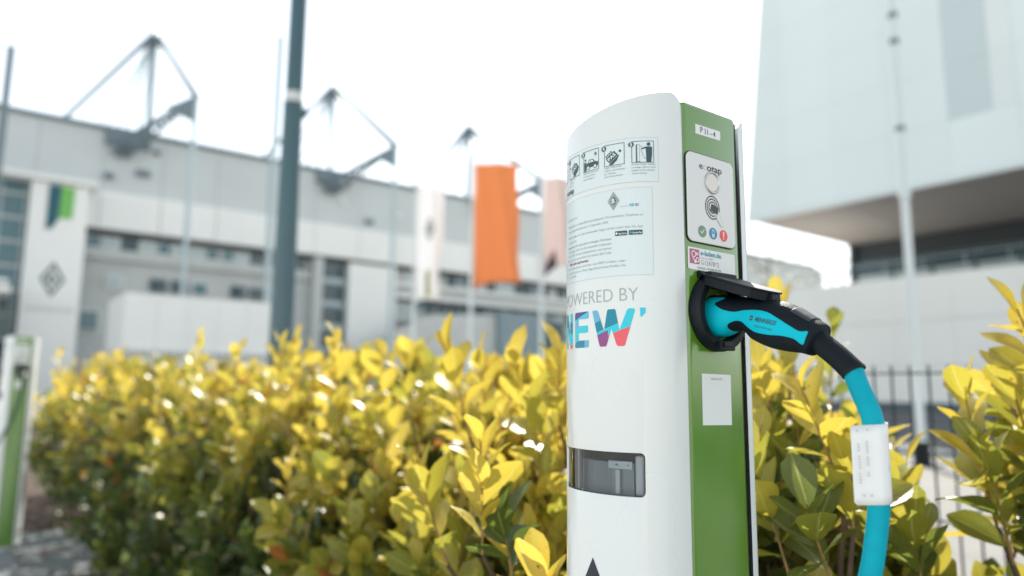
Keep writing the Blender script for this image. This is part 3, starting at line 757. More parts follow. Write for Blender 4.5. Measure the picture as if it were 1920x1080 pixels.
# NEW logos with diagonal colour bands
NM = ['n_cyan', 'n_teal', 'n_blue', 'n_indigo', 'n_purple', 'n_red']
def new_logo(pr, X, z0, z1, s_apo=None):
    """letters N, E, W and the stroke, drawn as outlines; X maps a letter-space 0..1 span to the surface"""
    h = z1 - z0
    def add(poly): pr.poly([(X(p[0]), z0 + p[1] * h) for p in poly])
    # N
    for q in ([(0, 0), (.055, 0), (.055, 1), (0, 1)], [(.055, 1), (.055, .62), (.135, 0), (.135, .38)], [(.135, 0), (.19, 0), (.19, 1), (.135, 1)]): add(q)
    # E
    for q in ([(.245, .03), (.262, 0), (.305, 0), (.305, 1), (.262, 1), (.245, .97)], [(.305, 0), (.455, 0), (.462, .03), (.462, .17), (.455, .2), (.305, .2)],
              [(.305, .41), (.445, .41), (.452, .44), (.452, .58), (.445, .61), (.305, .61)], [(.305, .80), (.455, .80), (.462, .83), (.462, .97), (.455, 1), (.305, 1)]): add(q)
    # W
    for q in ([(.515, .97), (.525, 1), (.572, 1), (.585, .96), (.655, .42), (.655, 0), (.612, 0), (.600, .04)], [(.655, .0), (.672, 0), (.685, .05), (.735, .48), (.735, .62), (.735, 1), (.700, 1), (.690, .96), (.655, .42)],
              [(.735, .62), (.735, .48), (.785, .05), (.798, 0), (.815, 0), (.815, .42), (.780, .96), (.770, 1), (.735, 1)], [(.815, 0), (.858, 0), (.870, .04), (.965, .94), (.955, 1), (.905, 1), (.890, .96), (.815, .42)]): add(q)
def band(x, y):                                          # x 0..1 over the logo, y 0..1
    t = y - 1.05 * (x - .6)
    if x < .22: return [5, 0, 1, 0, 4][min(4, max(0, int((y + x * 1.2) * 3.2 )))] if y > .62 or x > .1 else 0
    if x < .5:
        t = y - .9 * (x - .24)
        return 1 if t < .12 and x < .4 else 2 if t < .22 else 0 if t < .50 else 2 if t < .72 else 0 if t < .80 else 3
    t = y - 1.0 * (x - .5)
    if y < .30 + .9 * (x - .58) and x < .70: return 4
    if x >= .70 and y < .22 + 1.05 * (x - .62): return 5
    if x > .82: return 0 if t < .38 else 0
    return 0 if t < .32 else 1 if t < .62 and x < .8 else 2 if x < .6 else 1
def build_new(s0, s1, z0, z1, parent, off, name, strokes=True, step=.0016):
    pr = Print(); span = s0 - s1
    new_logo(pr, lambda u: FX(s0) + u * span, z0, z1)
    h = z1 - z0; xo = FX(s0)
    for x in (.22, .5): pass
    for no, offs in (((-.0, 1.0), [.17, .29, .4, .5, .62, .72, .8]),):
        pass
    xs = FX(s0) + .22 * span
    # cut along the diagonals so the colour edges are clean
    for k in np.linspace(-.4, 1.1, 22):
        pr.cut((xo + .5 * span, z0 + k * h), Vector((-1.0 * h / span, 1)).normalized())
    pr.slice(step)
    for f in pr.bm.faces:
        c = f.calc_center_median(); f.material_index = band((c.x - xo) / span, (c.y - z0) / h)
    if strokes:
        pr.poly([(FX(s1) + .0010, z1 + .0006), (FX(s1) + .0062, z1 + .0006), (FX(s1) + .0064, z1 - .0040), (FX(s1) + .0022, z1 - .0084), (FX(s1) + .0012, z1 - .0076)], 0)
    return pr.build(name, [M[k] for k in NM], front, parent, off)
build_new(.1535, .0505, 1.0520, 1.0876, charger, .0003, 'coloured_lettering')
build_new(.0578, .0483, 1.1869, 1.1897, st2, .0004, 'small_coloured_lettering', False, .0008)
pr = Print(); pr.text('POWERED BY', FX(.1540), FX(.0510), 1.0950, .0126, 0, 0, -.012)
pr.build('lettering', [M['ink_light']], front, charger, .0003, step=.003)
pr = Print(); pr.poly([(FX(.1018) - .030, .800), (FX(.1018) + .030, .800), (FX(.1018), .8545)]); pr.poly([(FX(.1018) + .030, .800), (FX(.1018) - .030, .800), (FX(.1018), .7455)])
pr.build('navy_rhombus', [M['navy']], front, charger, .0003, step=.003)

# --- green side: labels, reader panel
pr = Print(); pr.poly([(.5697, 1.2690), (.6100, 1.2698), (.6103, 1.2799), (.5700, 1.2791)])
lb = pr.build('bay_label', [M['sticker']], face, charger, .0002)
pr = Print(); pr.text('P 11 - 4', .5778, .6018, 1.2716, .0060, 0, 0, .01); pr.build('lettering', [M['ink_dark']], face, lb, .0005)
def plate(name, poly, d0, d1, m, parent, bevel=.0006):
    return MB().prism(poly, lambda a, b: face(a, b, d0), lambda a, b: face(a, b, d1)).build(name, m, parent, bevel=bevel)
plate('reader_gasket', rrect(.5515, 1.1552, .6280, 1.2484, .008), .0001, .0009, M['black_gap'], charger, 0)
rp = plate('reader_panel', rrect(.5524, 1.1562, .6271, 1.2474, .0073), .00095, .0024, M['plate'], charger)
pr = Print(); pr.text('e', .5715, .5768, 1.2322, .0068, 0, 0, .01); pr.text('c', .5774, .5820, 1.2322, .0068, 1, 0, .0); pr.text('otap', .5835, .6075, 1.2322, .0068, 0, 0, .02); pr.build('maker_lettering', [M['ink_dark'], M['ink_pale']], face, rp, .0026)
pr = Print()
ccx, ccz = .5906, 1.1945
for k, r in enumerate((.0118, .0088, .0058)):
    a0, a1 = (-20 if k else -35), 300
    pts = [(ccx + r * math.cos(R(a)) * .93, ccz + r * math.sin(R(a))) for a in np.linspace(a0 + 20, a1, 40)]
    for p, q in zip(pts, pts[1:]): pr.line(p, q, .0013, 0)
c = (ccx + .0030, ccz - .0012); an = R(-14)
pr.poly([(c[0] + x * math.cos(an) - y * math.sin(an), c[1] + x * math.sin(an) + y * math.cos(an)) for x, y in rrect(-.0058, -.0038, .0058, .0038, .0006, 3)], 0, 2)
hand = [(.5965, 1.1860), (.5990, 1.1905), (.6012, 1.1900), (.6036, 1.1858), (.6058, 1.1812), (.6062, 1.1764), (.6036, 1.1762), (.6004, 1.1802), (.5976, 1.1822)]
pr.build('reader_print', [M['ink_dark'], M['ink_pale'], M['plate']], face, rp, .0026)
pr = Print()
pr.poly(hand, 2, 3)
for p, q in zip(hand, hand[1:] + hand[:1]): pr.line(p, q, .0003, 1, 4)
pr.build('hand_print', [M['ink_dark'], M['ink_pale'], M['plate']], face, rp, .0026)
for cx, mk in ((.5735, 'ic_green'), (.5905, 'ic_blue'), (.6072, 'ic_red')):
    pr = Print(); cz = 1.1676; pr.poly(circ(cx, cz, .0064, 28, .0060), 0)
    if mk == 'ic_green': pr.line((cx - .0028, cz + .0002), (cx - .0008, cz - .0022), .0011, 1, 1); pr.line((cx - .0010, cz - .0022), (cx + .0028, cz + .0022), .0011, 1, 2)
    if mk == 'ic_blue': pr.frame(cx - .0020, cz - .0038, cx + .0020, cz + .0032, .0006, 1, 1); pr.poly([(cx - .001, cz + .0034), (cx + .001, cz + .0034), (cx + .001, cz + .0042), (cx - .001, cz + .0042)], 1, 1); pr.poly([(cx - .0012, cz - .003), (cx + .0012, cz - .003), (cx + .0012, cz - .0004), (cx - .0012, cz - .0004)], 1, 1)
    if mk == 'ic_red': pr.poly([(cx - .0009, cz - .0010), (cx + .0009, cz - .0010), (cx + .0011, cz + .0040), (cx - .0011, cz + .0040)], 1, 1); pr.poly(circ(cx, cz - .0028, .0010, 14), 1, 1)
    pr.build('status_icon', [M[mk], M['plate']], face, rp, .0026)
m = MB(); cc = (.5910, 1.2205)
N = 40; prof = [(.0113, .0024), (.0118, .0036), (.0108, .0042), (.0096, .0036), (.0093, .0024)]
vs = [face(cc[0] + r * math.cos(2 * math.pi * i / N), cc[1] + r * math.sin(2 * math.pi * i / N), d) for i in range(N) for r, d in prof]; k = len(prof)
fs = [(i * k + j, i * k + j + 1, ((i + 1) % N) * k + j + 1, ((i + 1) % N) * k + j) for i in range(N) for j in range(k - 1)]
m.add(vs, fs).build('lamp_ring', M['metal_ring'], rp, smooth=True)
plate('lamp_lens', circ(*cc, .0094, 32), .0024, .0032, M['lamp_lens'], rp)
# tariff sticker
sk = Print(); sk.poly(rrect(.5533, 1.1286, .6278, 1.1505, .0016, 4)); sk = sk.build('operator_sticker', [M['sticker']], face, charger, .0002)
pr = Print()
pr.poly(rrect(.5560, 1.1342, .5705, 1.1488, .0006, 3), 0)
pr.ring(circ(.5618, 1.1438, .0034, 20), circ(.5618, 1.1438, .0024, 20), 1, 1); pr.line((.5650, 1.1452), (.5690, 1.1452), .0010, 1, 1); pr.line((.5650, 1.1436), (.5690, 1.1436), .0010, 1, 1)
pr.ring(circ(.5672, 1.1384, .0026, 16), circ(.5672, 1.1384, .0016, 16), 1, 1); pr.line((.5600, 1.1402), (.5640, 1.1366), .0010, 1, 1); pr.poly(circ(.5640, 1.1366, .0016, 12), 1, 1)
pr.text('e-laden.de', .5725, .6050, 1.1440, .0048, 2, 0, .02)
pr.text('powered by NEW', .5725, .5920, 1.1406, .0014, 0)
pr.text('G12478*2', .5728, .6010, 1.1345, .0045, 3, 0, -.005)
pr.text('Helpdesk: +49 9286 506 870', .5672, .6040, 1.1302, .0016, 4)
pr.build('sticker_print', [M['pink'], M['sticker'], M['cyan_ink'], M['ink_grey'], M['ink_dark']], face, sk, .0005)
pr = Print(); pr.poly([(.5692, .9780), (.6142, .9772), (.6146, 1.0267), (.5696, 1.0272)]); qs = pr.build('manual_sticker', [M['sticker']], face, charger, .0002)
pr = Print(); pr.text('MANUAL SUD', .5835, .6005, 1.0212, .0020, 0); pr.build('lettering', [M['ink_grey']], face, qs, .0005)

# --- socket: flange, bore, notch, lid
RC = (.5930, 1.0882); RR = .0405
m = MB(); N = 56; RZ = .0393
prof = [(1.0, 0), (1.0, .006), (.975, .0095), (.93, .0115), (.80, .0125), (.755, .0115), (.735, .009), (.73, -.012), (.62, -.02), (.0, -.02)]
vs = []; fs = []; k = len(prof)
for i in range(N):
    a = 2 * math.pi * i / N
    for r, d in prof: vs.append(face(RC[0] + RR * r * math.cos(a), RC[1] + RZ * r * math.sin(a), d + .0004))
for i in range(N):
    for j in range(k - 1): fs.append((i * k + j, i * k + j + 1, ((i + 1) % N) * k + j + 1, ((i + 1) % N) * k + j))
so = m.add(vs, fs).build('socket_flange', M['black'], charger, autosmooth=35)
m = MB(); m.prism(rrect(RC[0] - .013, RC[1] - .0385, RC[0] + .010, RC[1] - .0300, .0012, 3), lambda a, b: face(a, b, .010), lambda a, b: face(a, b, .0155)); m.build('latch', M['black'], so, bevel=.0008)
m = MB(); m.prism(rrect(RC[0] - .008, RC[1] - .0350, RC[0] + .004, RC[1] - .0300, .0008, 3), lambda a, b: face(a, b, .0156), lambda a, b: face(a, b, .0172)); m.build('latch_catch', M['black_gap'], so, bevel=.0006)
for s_ in (-1, 1):
    m = MB(); m.tube([face(RC[0] + s_ * .026, RC[1] + .0275, .010), face(RC[0] + s_ * .026, RC[1] + .0275, .0135)], .0022, 12); m.build('screw', M['black_gap'], so)
# lid, hinged at the top and standing open
p0 = Vector(face(RC[0], 1.1262, .002)); dn = Vector((0, -(.4495 - .3790), 1.0985 - 1.1240)).normalized(); up = Vector((1, 0, 0)).cross(dn)
if up.z < 0: up = -up
def lid_pt(o, a, h): return tuple(p0 + dn * o + Vector((a, 0, 0)) + up * h)
lp = [(0, -.024), (.010, -.030), (.048, -.030), (.062, -.024), (.0715, -.010), (.0735, 0), (.0715, .010), (.062, .024), (.048, .030), (.010, .030), (0, .024)]
m = MB(); m.prism(lp, lambda o, a: lid_pt(o, a, 0), lambda o, a: lid_pt(o * 1.0, a, -.0022))
lid = m.build('socket_lid', M['black'], charger, bevel=.0008)
m = MB()
li = [(.003 + o * .93, a * .88) for o, a in lp]; lo = [(.003 + o * .93, a * .97) for o, a in lp]
for i in range(len(lp)):
    j = (i + 1) % len(lp)
    q = [lo[i], lo[j], li[j], li[i]]
    m.prism(q, lambda o, a: lid_pt(o, a, -.0023), lambda o, a: lid_pt(o, a, -.0100))
m.build('lid_rim', M['black'], lid)
m = MB(); m.tube([lid_pt(.001, -.027, -.002), lid_pt(.001, .027, -.002)], .0036, 12); m.build('hinge_barrel', M['black'], lid, autosmooth=40)
m = MB(); m.box(lid_pt(.066, -.006, -.0085)[:2] + (lid_pt(.066, 0, -.0085)[2] - .002,), lid_pt(.0715, .006, 0)[:2] + (lid_pt(.066, 0, -.0085)[2] + .004,)); m.build('snap_tab', M['black'], lid)
# neck web between flange and lid
m = MB(); m.prism([(RC[0] - .024, 1.1105), (RC[0] + .024, 1.1105), (RC[0] + .021, 1.1268), (RC[0] - .021, 1.1268)], lambda a, b: face(a, b, .003), lambda a, b: face(a, b, .0125)); m.build('hinge_block', M['black'], so, bevel=.002)

# ================================================================== CHARGING CABLE WITH PLUG (a thing of its own, plugged in)
HA = .594
cb = empty('charging_cable', (HA, .45, 1.084), label='turquoise and black charging plug with turquoise cable, plugged into the near charging post', cat='charging cable')
def W(a, y, z): return (a - HA, y - .45, z - 1.084)
SEC = [(.470, 1.0838, .0195, .0200), (.455, 1.0838, .0205, .0208), (.445, 1.0838, .0206, .0208), (.437, 1.0841, .0190, .0198), (.430, 1.0845, .0168, .0182), (.423, 1.0845, .0156, .0168),
       (.415, 1.0832, .0163, .0165), (.407, 1.0805, .0183, .0170), (.398, 1.0765, .0203, .0178), (.388, 1.0730, .0216, .0184), (.378, 1.0695, .0215, .0184), (.368, 1.0655, .0198, .0178),
       (.359, 1.0620, .0176, .0166), (.3525, 1.0592, .0160, .0156), (.3475, 1.0568, .0152, .0150), (.3445, 1.0552, .0145, .0145)]
def cr(P, n):
    P = [np.array(p) for p in P]; Q = [2 * P[0] - P[1]] + P + [2 * P[-1] - P[-2]]; out = []
    for i in range(1, len(Q) - 2):
        for k in range(n):
            t = k / n; a, b, c, d = Q[i - 1], Q[i], Q[i + 1], Q[i + 2]
            out.append(.5 * (2 * b + (c - a) * t + (2 * a - 5 * b + 4 * c - d) * t * t + (3 * b - a - 3 * c + d) * t ** 3))
    out.append(P[-1]); return out
SS = cr(SEC, 10)
TEAL = [(.60, 1.1018), (.4444, 1.1018), (.4396, 1.0938), (.4302, 1.0878), (.4191, 1.0851), (.4072, 1.0856), (.3935, 1.0845), (.3823, 1.0814), (.3715, 1.0748), (.3608, 1.0675), (.3531, 1.0628), (.3458, 1.0623), (.3470, 1.0580), (.3504, 1.0515),
        (.3537, 1.0518), (.3588, 1.0563), (.3696, 1.0595), (.3832, 1.0612), (.3974, 1.0646), (.4061, 1.0704), (.412, 1.0752), (.4194, 1.0765), (.4273, 1.0743), (.4296, 1.0703), (.4264, 1.0663), (.4231, 1.0654), (.4277, 1.0636), (.4376, 1.0616), (.45, 1.055), (.60, 1.055)]
TEALs = [tuple(p) for p in cr([(*p,) for p in TEAL], 5)]
def inside(P, x, y):
    r = False; j = len(P) - 1
    for i in range(len(P)):
        xi, yi = P[i]; xj, yj = P[j]
        if (yi > y) != (yj > y) and x < (xj - xi) * (y - yi) / (yj - yi) + xi: r = not r
        j = i
    return r
NT = 120; n_s = len(SS)
def sec_pt(i, an, d=0.):
    q = SS[i]; t = SS[min(i + 1, n_s - 1)] - SS[max(i - 1, 0)]; t = t[:2] / np.linalg.norm(t[:2])
    if q[0] > .42: t = np.array([-1, 0.])
    elif q[0] > .40: kk = (q[0] - .40) / .02; t = t * (1 - kk) + np.array([-1, 0.]) * kk; t /= np.linalg.norm(t)
    nrm = np.array([-t[1], t[0]]); nrm = nrm if nrm[1] > 0 else -nrm
    c, s = math.cos(an), math.sin(an); e = 2 / 2.3
    hh = (q[2] + d) * math.copysign(abs(s) ** e, s); ww = (q[3] + d) * math.copysign(abs(c) ** e, c)
    return (HA + ww, q[0] + nrm[0] * hh, q[1] + nrm[1] * hh)
# decide rubber / turquoise by the side view outline, rubber stands 0.5 mm proud
V = [[sec_pt(i, 2 * math.pi * k / NT) for k in range(NT)] for i in range(n_s)]
def sdist(y, z):
    d = min(((y - (ax + t * (bx - ax))) ** 2 + (z - (az + t * (bz - az))) ** 2) for (ax, az), (bx, bz) in zip(TEALs, TEALs[1:])
            for t in (max(0, min(1, ((y - ax) * (bx - ax) + (z - az) * (bz - az)) / max(1e-12, (bx - ax) ** 2 + (bz - az) ** 2))),)) ** .5
    return d if inside(TEALs, y, z) else -d
SD = [[sdist(V[i][k][1], V[i][k][2]) for k in range(NT)] for i in range(n_s)]
def clip(pts, vals, sign):
    out = []
    for a in range(len(pts)):
        b = (a + 1) % len(pts); va, vb = vals[a] * sign, vals[b] * sign
        if va >= 0: out.append(pts[a])
        if (va >= 0) != (vb >= 0):
            t = va / (va - vb); out.append(tuple(pts[a][c] + (pts[b][c] - pts[a][c]) * t for c in range(3)))
    return out
V2 = [[sec_pt(i, 2 * math.pi * k / NT, .0005) for k in range(NT)] for i in range(n_s)]
def zone(name, grid, sign, m, cap=False):
    mb = MB()
    for i in range(n_s - 1):
        for k in range(NT):
            k2 = (k + 1) % NT; ix = ((i, k), (i, k2), (i + 1, k2), (i + 1, k))
            vals = [SD[a][b] + (1e-7 if SD[a][b] == 0 else 0) for a, b in ix]
            p = clip([grid[a][b] for a, b in ix], vals, sign)
            if len(p) > 2: mb.add([W(*q) for q in p], [tuple(range(len(p)))])
    if cap: mb.add([W(*grid[n_s - 1][k]) for k in range(NT)], [tuple(range(NT))])
    me = mb.mesh(name); bm = bmesh.new(); bm.from_mesh(me); bmesh.ops.remove_doubles(bm, verts=bm.verts, dist=2e-6); bmesh.ops.recalc_face_normals(bm, faces=bm.faces); bm.to_mesh(me); bm.free()
    return mesh_obj(name, me, cb, m, True)
zone('plug_body', V, 1, M['teal'])
gr = zone('rubber_grip', V2, -1, M['black_rubber'], True)
mod = gr.modifiers.new('thick', 'SOLIDIFY'); mod.thickness = .0012; mod.offset = -1
# button on the back of the grip
i0, i1 = [min(range(n_s), key=lambda i: abs(SS[i][0] - y)) for y in (.3690, .3520)]
btn = MB(); rows = list(range(i0, i1 + 1)); angs = [R(90 + a) for a in (-24, -16, -8, 0, 8, 16, 24, 32, 40)]
vs = [W(*sec_pt(i, a, .0013)) for i in rows for a in angs]; na = len(angs)
fs = [(r * na + k, r * na + k + 1, (r + 1) * na + k + 1, (r + 1) * na + k) for r in range(len(rows) - 1) for k in range(na - 1)]
bo = btn.add(vs, fs).build('push_button', M['grip_button'], cb, smooth=True)
mod = bo.modifiers.new('thick', 'SOLIDIFY'); mod.thickness = .0016; mod.offset = -1
mod = bo.modifiers.new('bev', 'BEVEL'); mod.width = .0004; mod.segments = 2; mod.limit_method = 'ANGLE'; mod.angle_limit = R(50)
# lettering on the near side of the plug
def on_plug(x, y, off):            # x along the text (metres), y up; text line runs from (.3962,1.0746) to (.3739,1.0688)
    d = Vector((.3739 - .3962, 1.0688 - 1.0746)).normalized(); n2 = Vector((-d.y, d.x)); n2 = n2 if n2.y > 0 else -n2
    p = Vector((.3962, 1.0746)) + d * x + n2 * y
    i = min(range(n_s), key=lambda i: abs(SS[i][0] - p.x)); q = SS[i]
    dz = min(.98, abs(p.y - q[1]) / q[2]); ww = q[3] * (1 - dz ** 2.3) ** (1 / 2.3)
    return W(HA - ww - off - .0002, p.x, p.y)
pr = Print(); pr.text('MENNEKES', 0, .0222, .0, .0040, 0, 0, .02, slant=.2); pr.text('Made in Germany', .0005, .0195, -.0052, .0020, 0, 0)
pr.poly([(-.0062, -.0002), (-.0028, -.0002), (-.0022, .0044), (-.0056, .0044)], 0); pr.line((-.0054, .0010), (-.0030, .0030), .0009, 1, 1)
pr.build('lettering', [M['ink'], M['teal']], on_plug, cb, .0001, step=.002)
# contact sleeve inside the socket
MB().tube([W(HA, .4690, 1.0838), W(HA, .452, 1.0838)], .0222, 32).build('plug_collar', M['black'], cb, autosmooth=40)
# strain relief and cable
CP = [(.3470, 1.0560), (.3429, 1.0528), (.3285, 1.0408), (.3157, 1.0284)]
cc_ = [W(HA, float(p[0]), float(p[1])) for p in cr(CP, 6)]
nn = len(cc_)
MB().tube(cc_ + [W(HA, .3149, 1.0274)], [.0100 + (.0004 if i < 2 else 0) for i in range(nn)] + [.0099], 28, ref=(1, 0, 0)).build('strain_relief', M['black_rubber'], cb, autosmooth=40)
MB().tube([W(HA, .3157, 1.0284), W(HA, .3146, 1.0266)], [.0106, .0104], 28, ref=(1, 0, 0)).build('relief_lip', M['black'], cb, autosmooth=40)
KP = [(.594, .3157, 1.0284), (.594, .3118, 1.0169), (.594, .3067, 1.0043), (.594, .3018, .9902), (.594, .2996, .9703), (.594, .2987, .9494), (.594, .2999, .9305), (.594, .3013, .9134), (.592, .3065, .8792), (.588, .3118, .85),
      (.575, .325, .76), (.54, .34, .60), (.47, .36, .40), (.36, .39, .20), (.20, .42, .055), (.0, .40, .025), (-.5, .2, .022), (-1.2, .1, .022)]
kp = [W(*[float(c) for c in p]) for p in cr(KP, 8)]
MB().tube(kp, .0084, 24, ref=(1, 0, 0)).build('cable', M['teal_cable'], cb, autosmooth=40)
# paper tag wrapped over the cable
cxy = Vector((.594, .2998)); vd = Vector((.594, .2998)).normalized(); rv = Vector((vd.y, -vd.x))
pth = []
for k in range(9): pth.append(cxy - vd * (.0098 - .0012 * math.sin(k / 8 * 2.5)) - rv * (.0180 - k * .0180 / 8))
for k in range(1, 12):
    a = R(k * 12); pth.append(cxy - vd * (.0095 * math.cos(a)) + rv * (.0095 * math.sin(a)))
zs = [.9225 + .0625 * j / 8 for j in range(9)]
vs = []; fs = []
nP = len(pth)
for j, z in enumerate(zs):
    for i, p in enumerate(pth):
        d = .0006 * math.sin(j * 1.1 + i * .4) if i < 8 else 0
        vs.append(W(p.x - vd.x * d, p.y - vd.y * d, z + (i - 8) * .00016 + (-.0022 if (i == 0 and j in (0, 8)) else 0) * (1 if j else -1)))
for j in range(8):
    for i in range(nP - 1): fs.append((j * nP + i, j * nP + i + 1, (j + 1) * nP + i + 1, (j + 1) * nP + i))
tg = MB().add(vs, fs).build('paper_tag', M['sticker'], cb, smooth=True)
mod = tg.modifiers.new('thick', 'SOLIDIFY'); mod.thickness = .0005
pr = Print(); r3 = random.Random(5)
for cx, a, b in ((.0055, .016, .048), (.0115, .022, .050)):
    for k in range(14):
        z = a + (b - a) * k / 14
        if r3.random() < .8: pr.poly([(cx - .0008, z), (cx + .0006 + .0006 * r3.random(), z), (cx + .0006, z + .0015), (cx - .0008, z + .0015)])
for cx, z in ((.005, .0565), (.0125, .0575), (.0075, .006), (.013, .0065)):
    pr.poly([(cx - .0009, z), (cx + .0009, z), (cx + .0009, z + .002), (cx - .0009, z + .002)])
pr.build('tag_print', [M['ink_pale']], lambda x, z, off: W(*((cxy - vd * (.0116 + off) - rv * (.0180 - x)).to_tuple() + (.9225 + z,))), tg, .0003)

# ------------------------------------------------------------------ second charging post at the far end of the hedge
def copy_tree(o, parent=None):
    c = o.copy(); C.objects.link(c); c.parent = parent
    for ch in list(o.children):
        copy_tree(ch, c)
    return c
c2 = copy_tree(charger); c2.location = (.292, 5.55, .012); c2.rotation_euler = (0, 0, R(-7))
c2['label'] = 'smaller-looking second white and green charging post at the far left end of the hedge'
m = MB(); m.box((.10, 4.62, -.02), (.74, 6.1, .012)); s_ = m.build('concrete_slab', M['kerb'], bevel=.006); tag(s_, kind='structure')
M['cable_dark'] = mat('dark_green_cable_jacket', (.01, .05, .05), .4)
t = empty('charging_cable', (.288, 5.47, 1.08), label='dark cable with black plug hanging in an arc from the far charging post', cat='charging cable')
MB().tube([(0, -.010, 0), (0, -.06, 0), (0, -.10, -.012), (0, -.13, -.03)], [.024, .024, .021, .016], 16).build('plug_body', M['black'], t, autosmooth=40)
MB().tube([tuple(p) for p in cr([(0, -.12, -.024), (0, -.15, -.06), (-.02, -.165, -.2), (-.07, -.16, -.36), (-.15, -.12, -.48), (-.3, -.06, -.5), (-.42, -.02, -.44), (-.6, 0, -.5), (-.7, .1, -1.04)], 6)], .0085, 10).build('cable', M['cable_dark'], t, autosmooth=40)

# ================================================================== SHRUBS
def leaf_material():
    m = bpy.data.materials.new('laurel_leaf'); m.use_nodes = True; nt = m.node_tree; nt.nodes.clear(); N = nt.nodes.new; L = nt.links.new
    o = N('ShaderNodeOutputMaterial'); mx = N('ShaderNodeMixShader'); p = N('ShaderNodeBsdfPrincipled'); t = N('ShaderNodeBsdfTranslucent')
    at = N('ShaderNodeAttribute'); at.attribute_name = 'tone'
    uv = N('ShaderNodeUVMap'); uv.uv_map = 'UVMap'; sp = N('ShaderNodeSeparateXYZ'); L(uv.outputs[0], sp.inputs[0])
    tc = N('ShaderNodeTexCoord'); nz = N('ShaderNodeTexNoise'); nz.inputs['Scale'].default_value = 45; nz.inputs['Detail'].default_value = 3
    L(tc.outputs['Object'], nz.inputs['Vector'])
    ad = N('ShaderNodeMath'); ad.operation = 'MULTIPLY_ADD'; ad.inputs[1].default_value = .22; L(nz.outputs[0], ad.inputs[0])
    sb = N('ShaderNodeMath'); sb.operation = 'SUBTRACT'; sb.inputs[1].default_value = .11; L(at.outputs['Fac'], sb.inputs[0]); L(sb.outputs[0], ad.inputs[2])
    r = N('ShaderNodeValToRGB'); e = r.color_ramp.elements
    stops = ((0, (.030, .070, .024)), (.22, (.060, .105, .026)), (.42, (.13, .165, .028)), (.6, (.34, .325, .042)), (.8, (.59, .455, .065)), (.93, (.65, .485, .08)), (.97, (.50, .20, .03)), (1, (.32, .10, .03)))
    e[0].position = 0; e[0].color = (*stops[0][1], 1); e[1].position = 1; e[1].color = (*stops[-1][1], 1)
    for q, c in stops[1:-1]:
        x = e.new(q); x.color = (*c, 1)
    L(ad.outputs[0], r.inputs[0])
    # midrib and side veins, slightly paler
    a1 = N('ShaderNodeMath'); a1.operation = 'SUBTRACT'; a1.inputs[1].default_value = .5; L(sp.outputs[0], a1.inputs[0])
    a2 = N('ShaderNodeMath'); a2.operation = 'ABSOLUTE'; L(a1.outputs[0], a2.inputs[0])
    rib = N('ShaderNodeMapRange'); rib.inputs[1].default_value = .015; rib.inputs[2].default_value = .05; rib.inputs[3].default_value = 1; rib.inputs[4].default_value = 0; L(a2.outputs[0], rib.inputs[0])
    vn = N('ShaderNodeMath'); vn.operation = 'MULTIPLY_ADD'; vn.inputs[1].default_value = -.55; L(a2.outputs[0], vn.inputs[0]); L(sp.outputs[1], vn.inputs[2])
    v2 = N('ShaderNodeMath'); v2.operation = 'MULTIPLY'; v2.inputs[1].default_value = 62; L(vn.outputs[0], v2.inputs[0])
    v3 = N('ShaderNodeMath'); v3.operation = 'SINE'; L(v2.outputs[0], v3.inputs[0])
    v4 = N('ShaderNodeMapRange'); v4.inputs[1].default_value = .8; v4.inputs[2].default_value = 1; v4.inputs[4].default_value = .18; L(v3.outputs[0], v4.inputs[0])
    mxv = N('ShaderNodeMath'); mxv.operation = 'MAXIMUM'; L(rib.outputs[0], mxv.inputs[0]); L(v4.outputs[0], mxv.inputs[1])
    m5 = N('ShaderNodeMath'); m5.operation = 'MULTIPLY'; m5.inputs[1].default_value = .4; L(mxv.outputs[0], m5.inputs[0])
    mc = N('ShaderNodeMixRGB'); mc.inputs[2].default_value = (.60, .58, .22, 1); L(m5.outputs[0], mc.inputs[0]); L(r.outputs[0], mc.inputs[1])
    bp = N('ShaderNodeBump'); bp.inputs['Strength'].default_value = .35; bp.inputs['Distance'].default_value = .001; L(mxv.outputs[0], bp.inputs['Height'])
    n3 = N('ShaderNodeTexNoise'); n3.inputs['Scale'].default_value = 5.5; n3.inputs['Detail'].default_value = 5; n3.inputs['Roughness'].default_value = .65
    L(tc.outputs['Object'], n3.inputs['Vector'])
    sm = N('ShaderNodeMapRange'); sm.inputs[1].default_value = .66; sm.inputs[2].default_value = .70; L(n3.outputs[0], sm.inputs[0])
    mc2 = N('ShaderNodeMixRGB'); mc2.inputs[2].default_value = (.22, .11, .035, 1); L(sm.outputs[0], mc2.inputs[0]); L(mc.outputs[0], mc2.inputs[1]); mc = mc2
    L(mc.outputs[0], p.inputs['Base Color']); L(bp.outputs[0], p.inputs['Normal']); L(mc.outputs[0], t.inputs[0])
    p.inputs['Roughness'].default_value = .35; p.inputs['Specular IOR Level'].default_value = .6
    mx.inputs[0].default_value = .46
    L(p.outputs[0], mx.inputs[1]); L(t.outputs[0], mx.inputs[2]); L(mx.outputs[0], o.inputs[0])
    return m
LEAF = leaf_material()
BARK = mat('brown_twig', (.09, .055, .035), .8, var=.3, scale=40)
TWIG = mat('reddish_young_twig', (.26, .15, .05), .6, var=.3, scale=50)
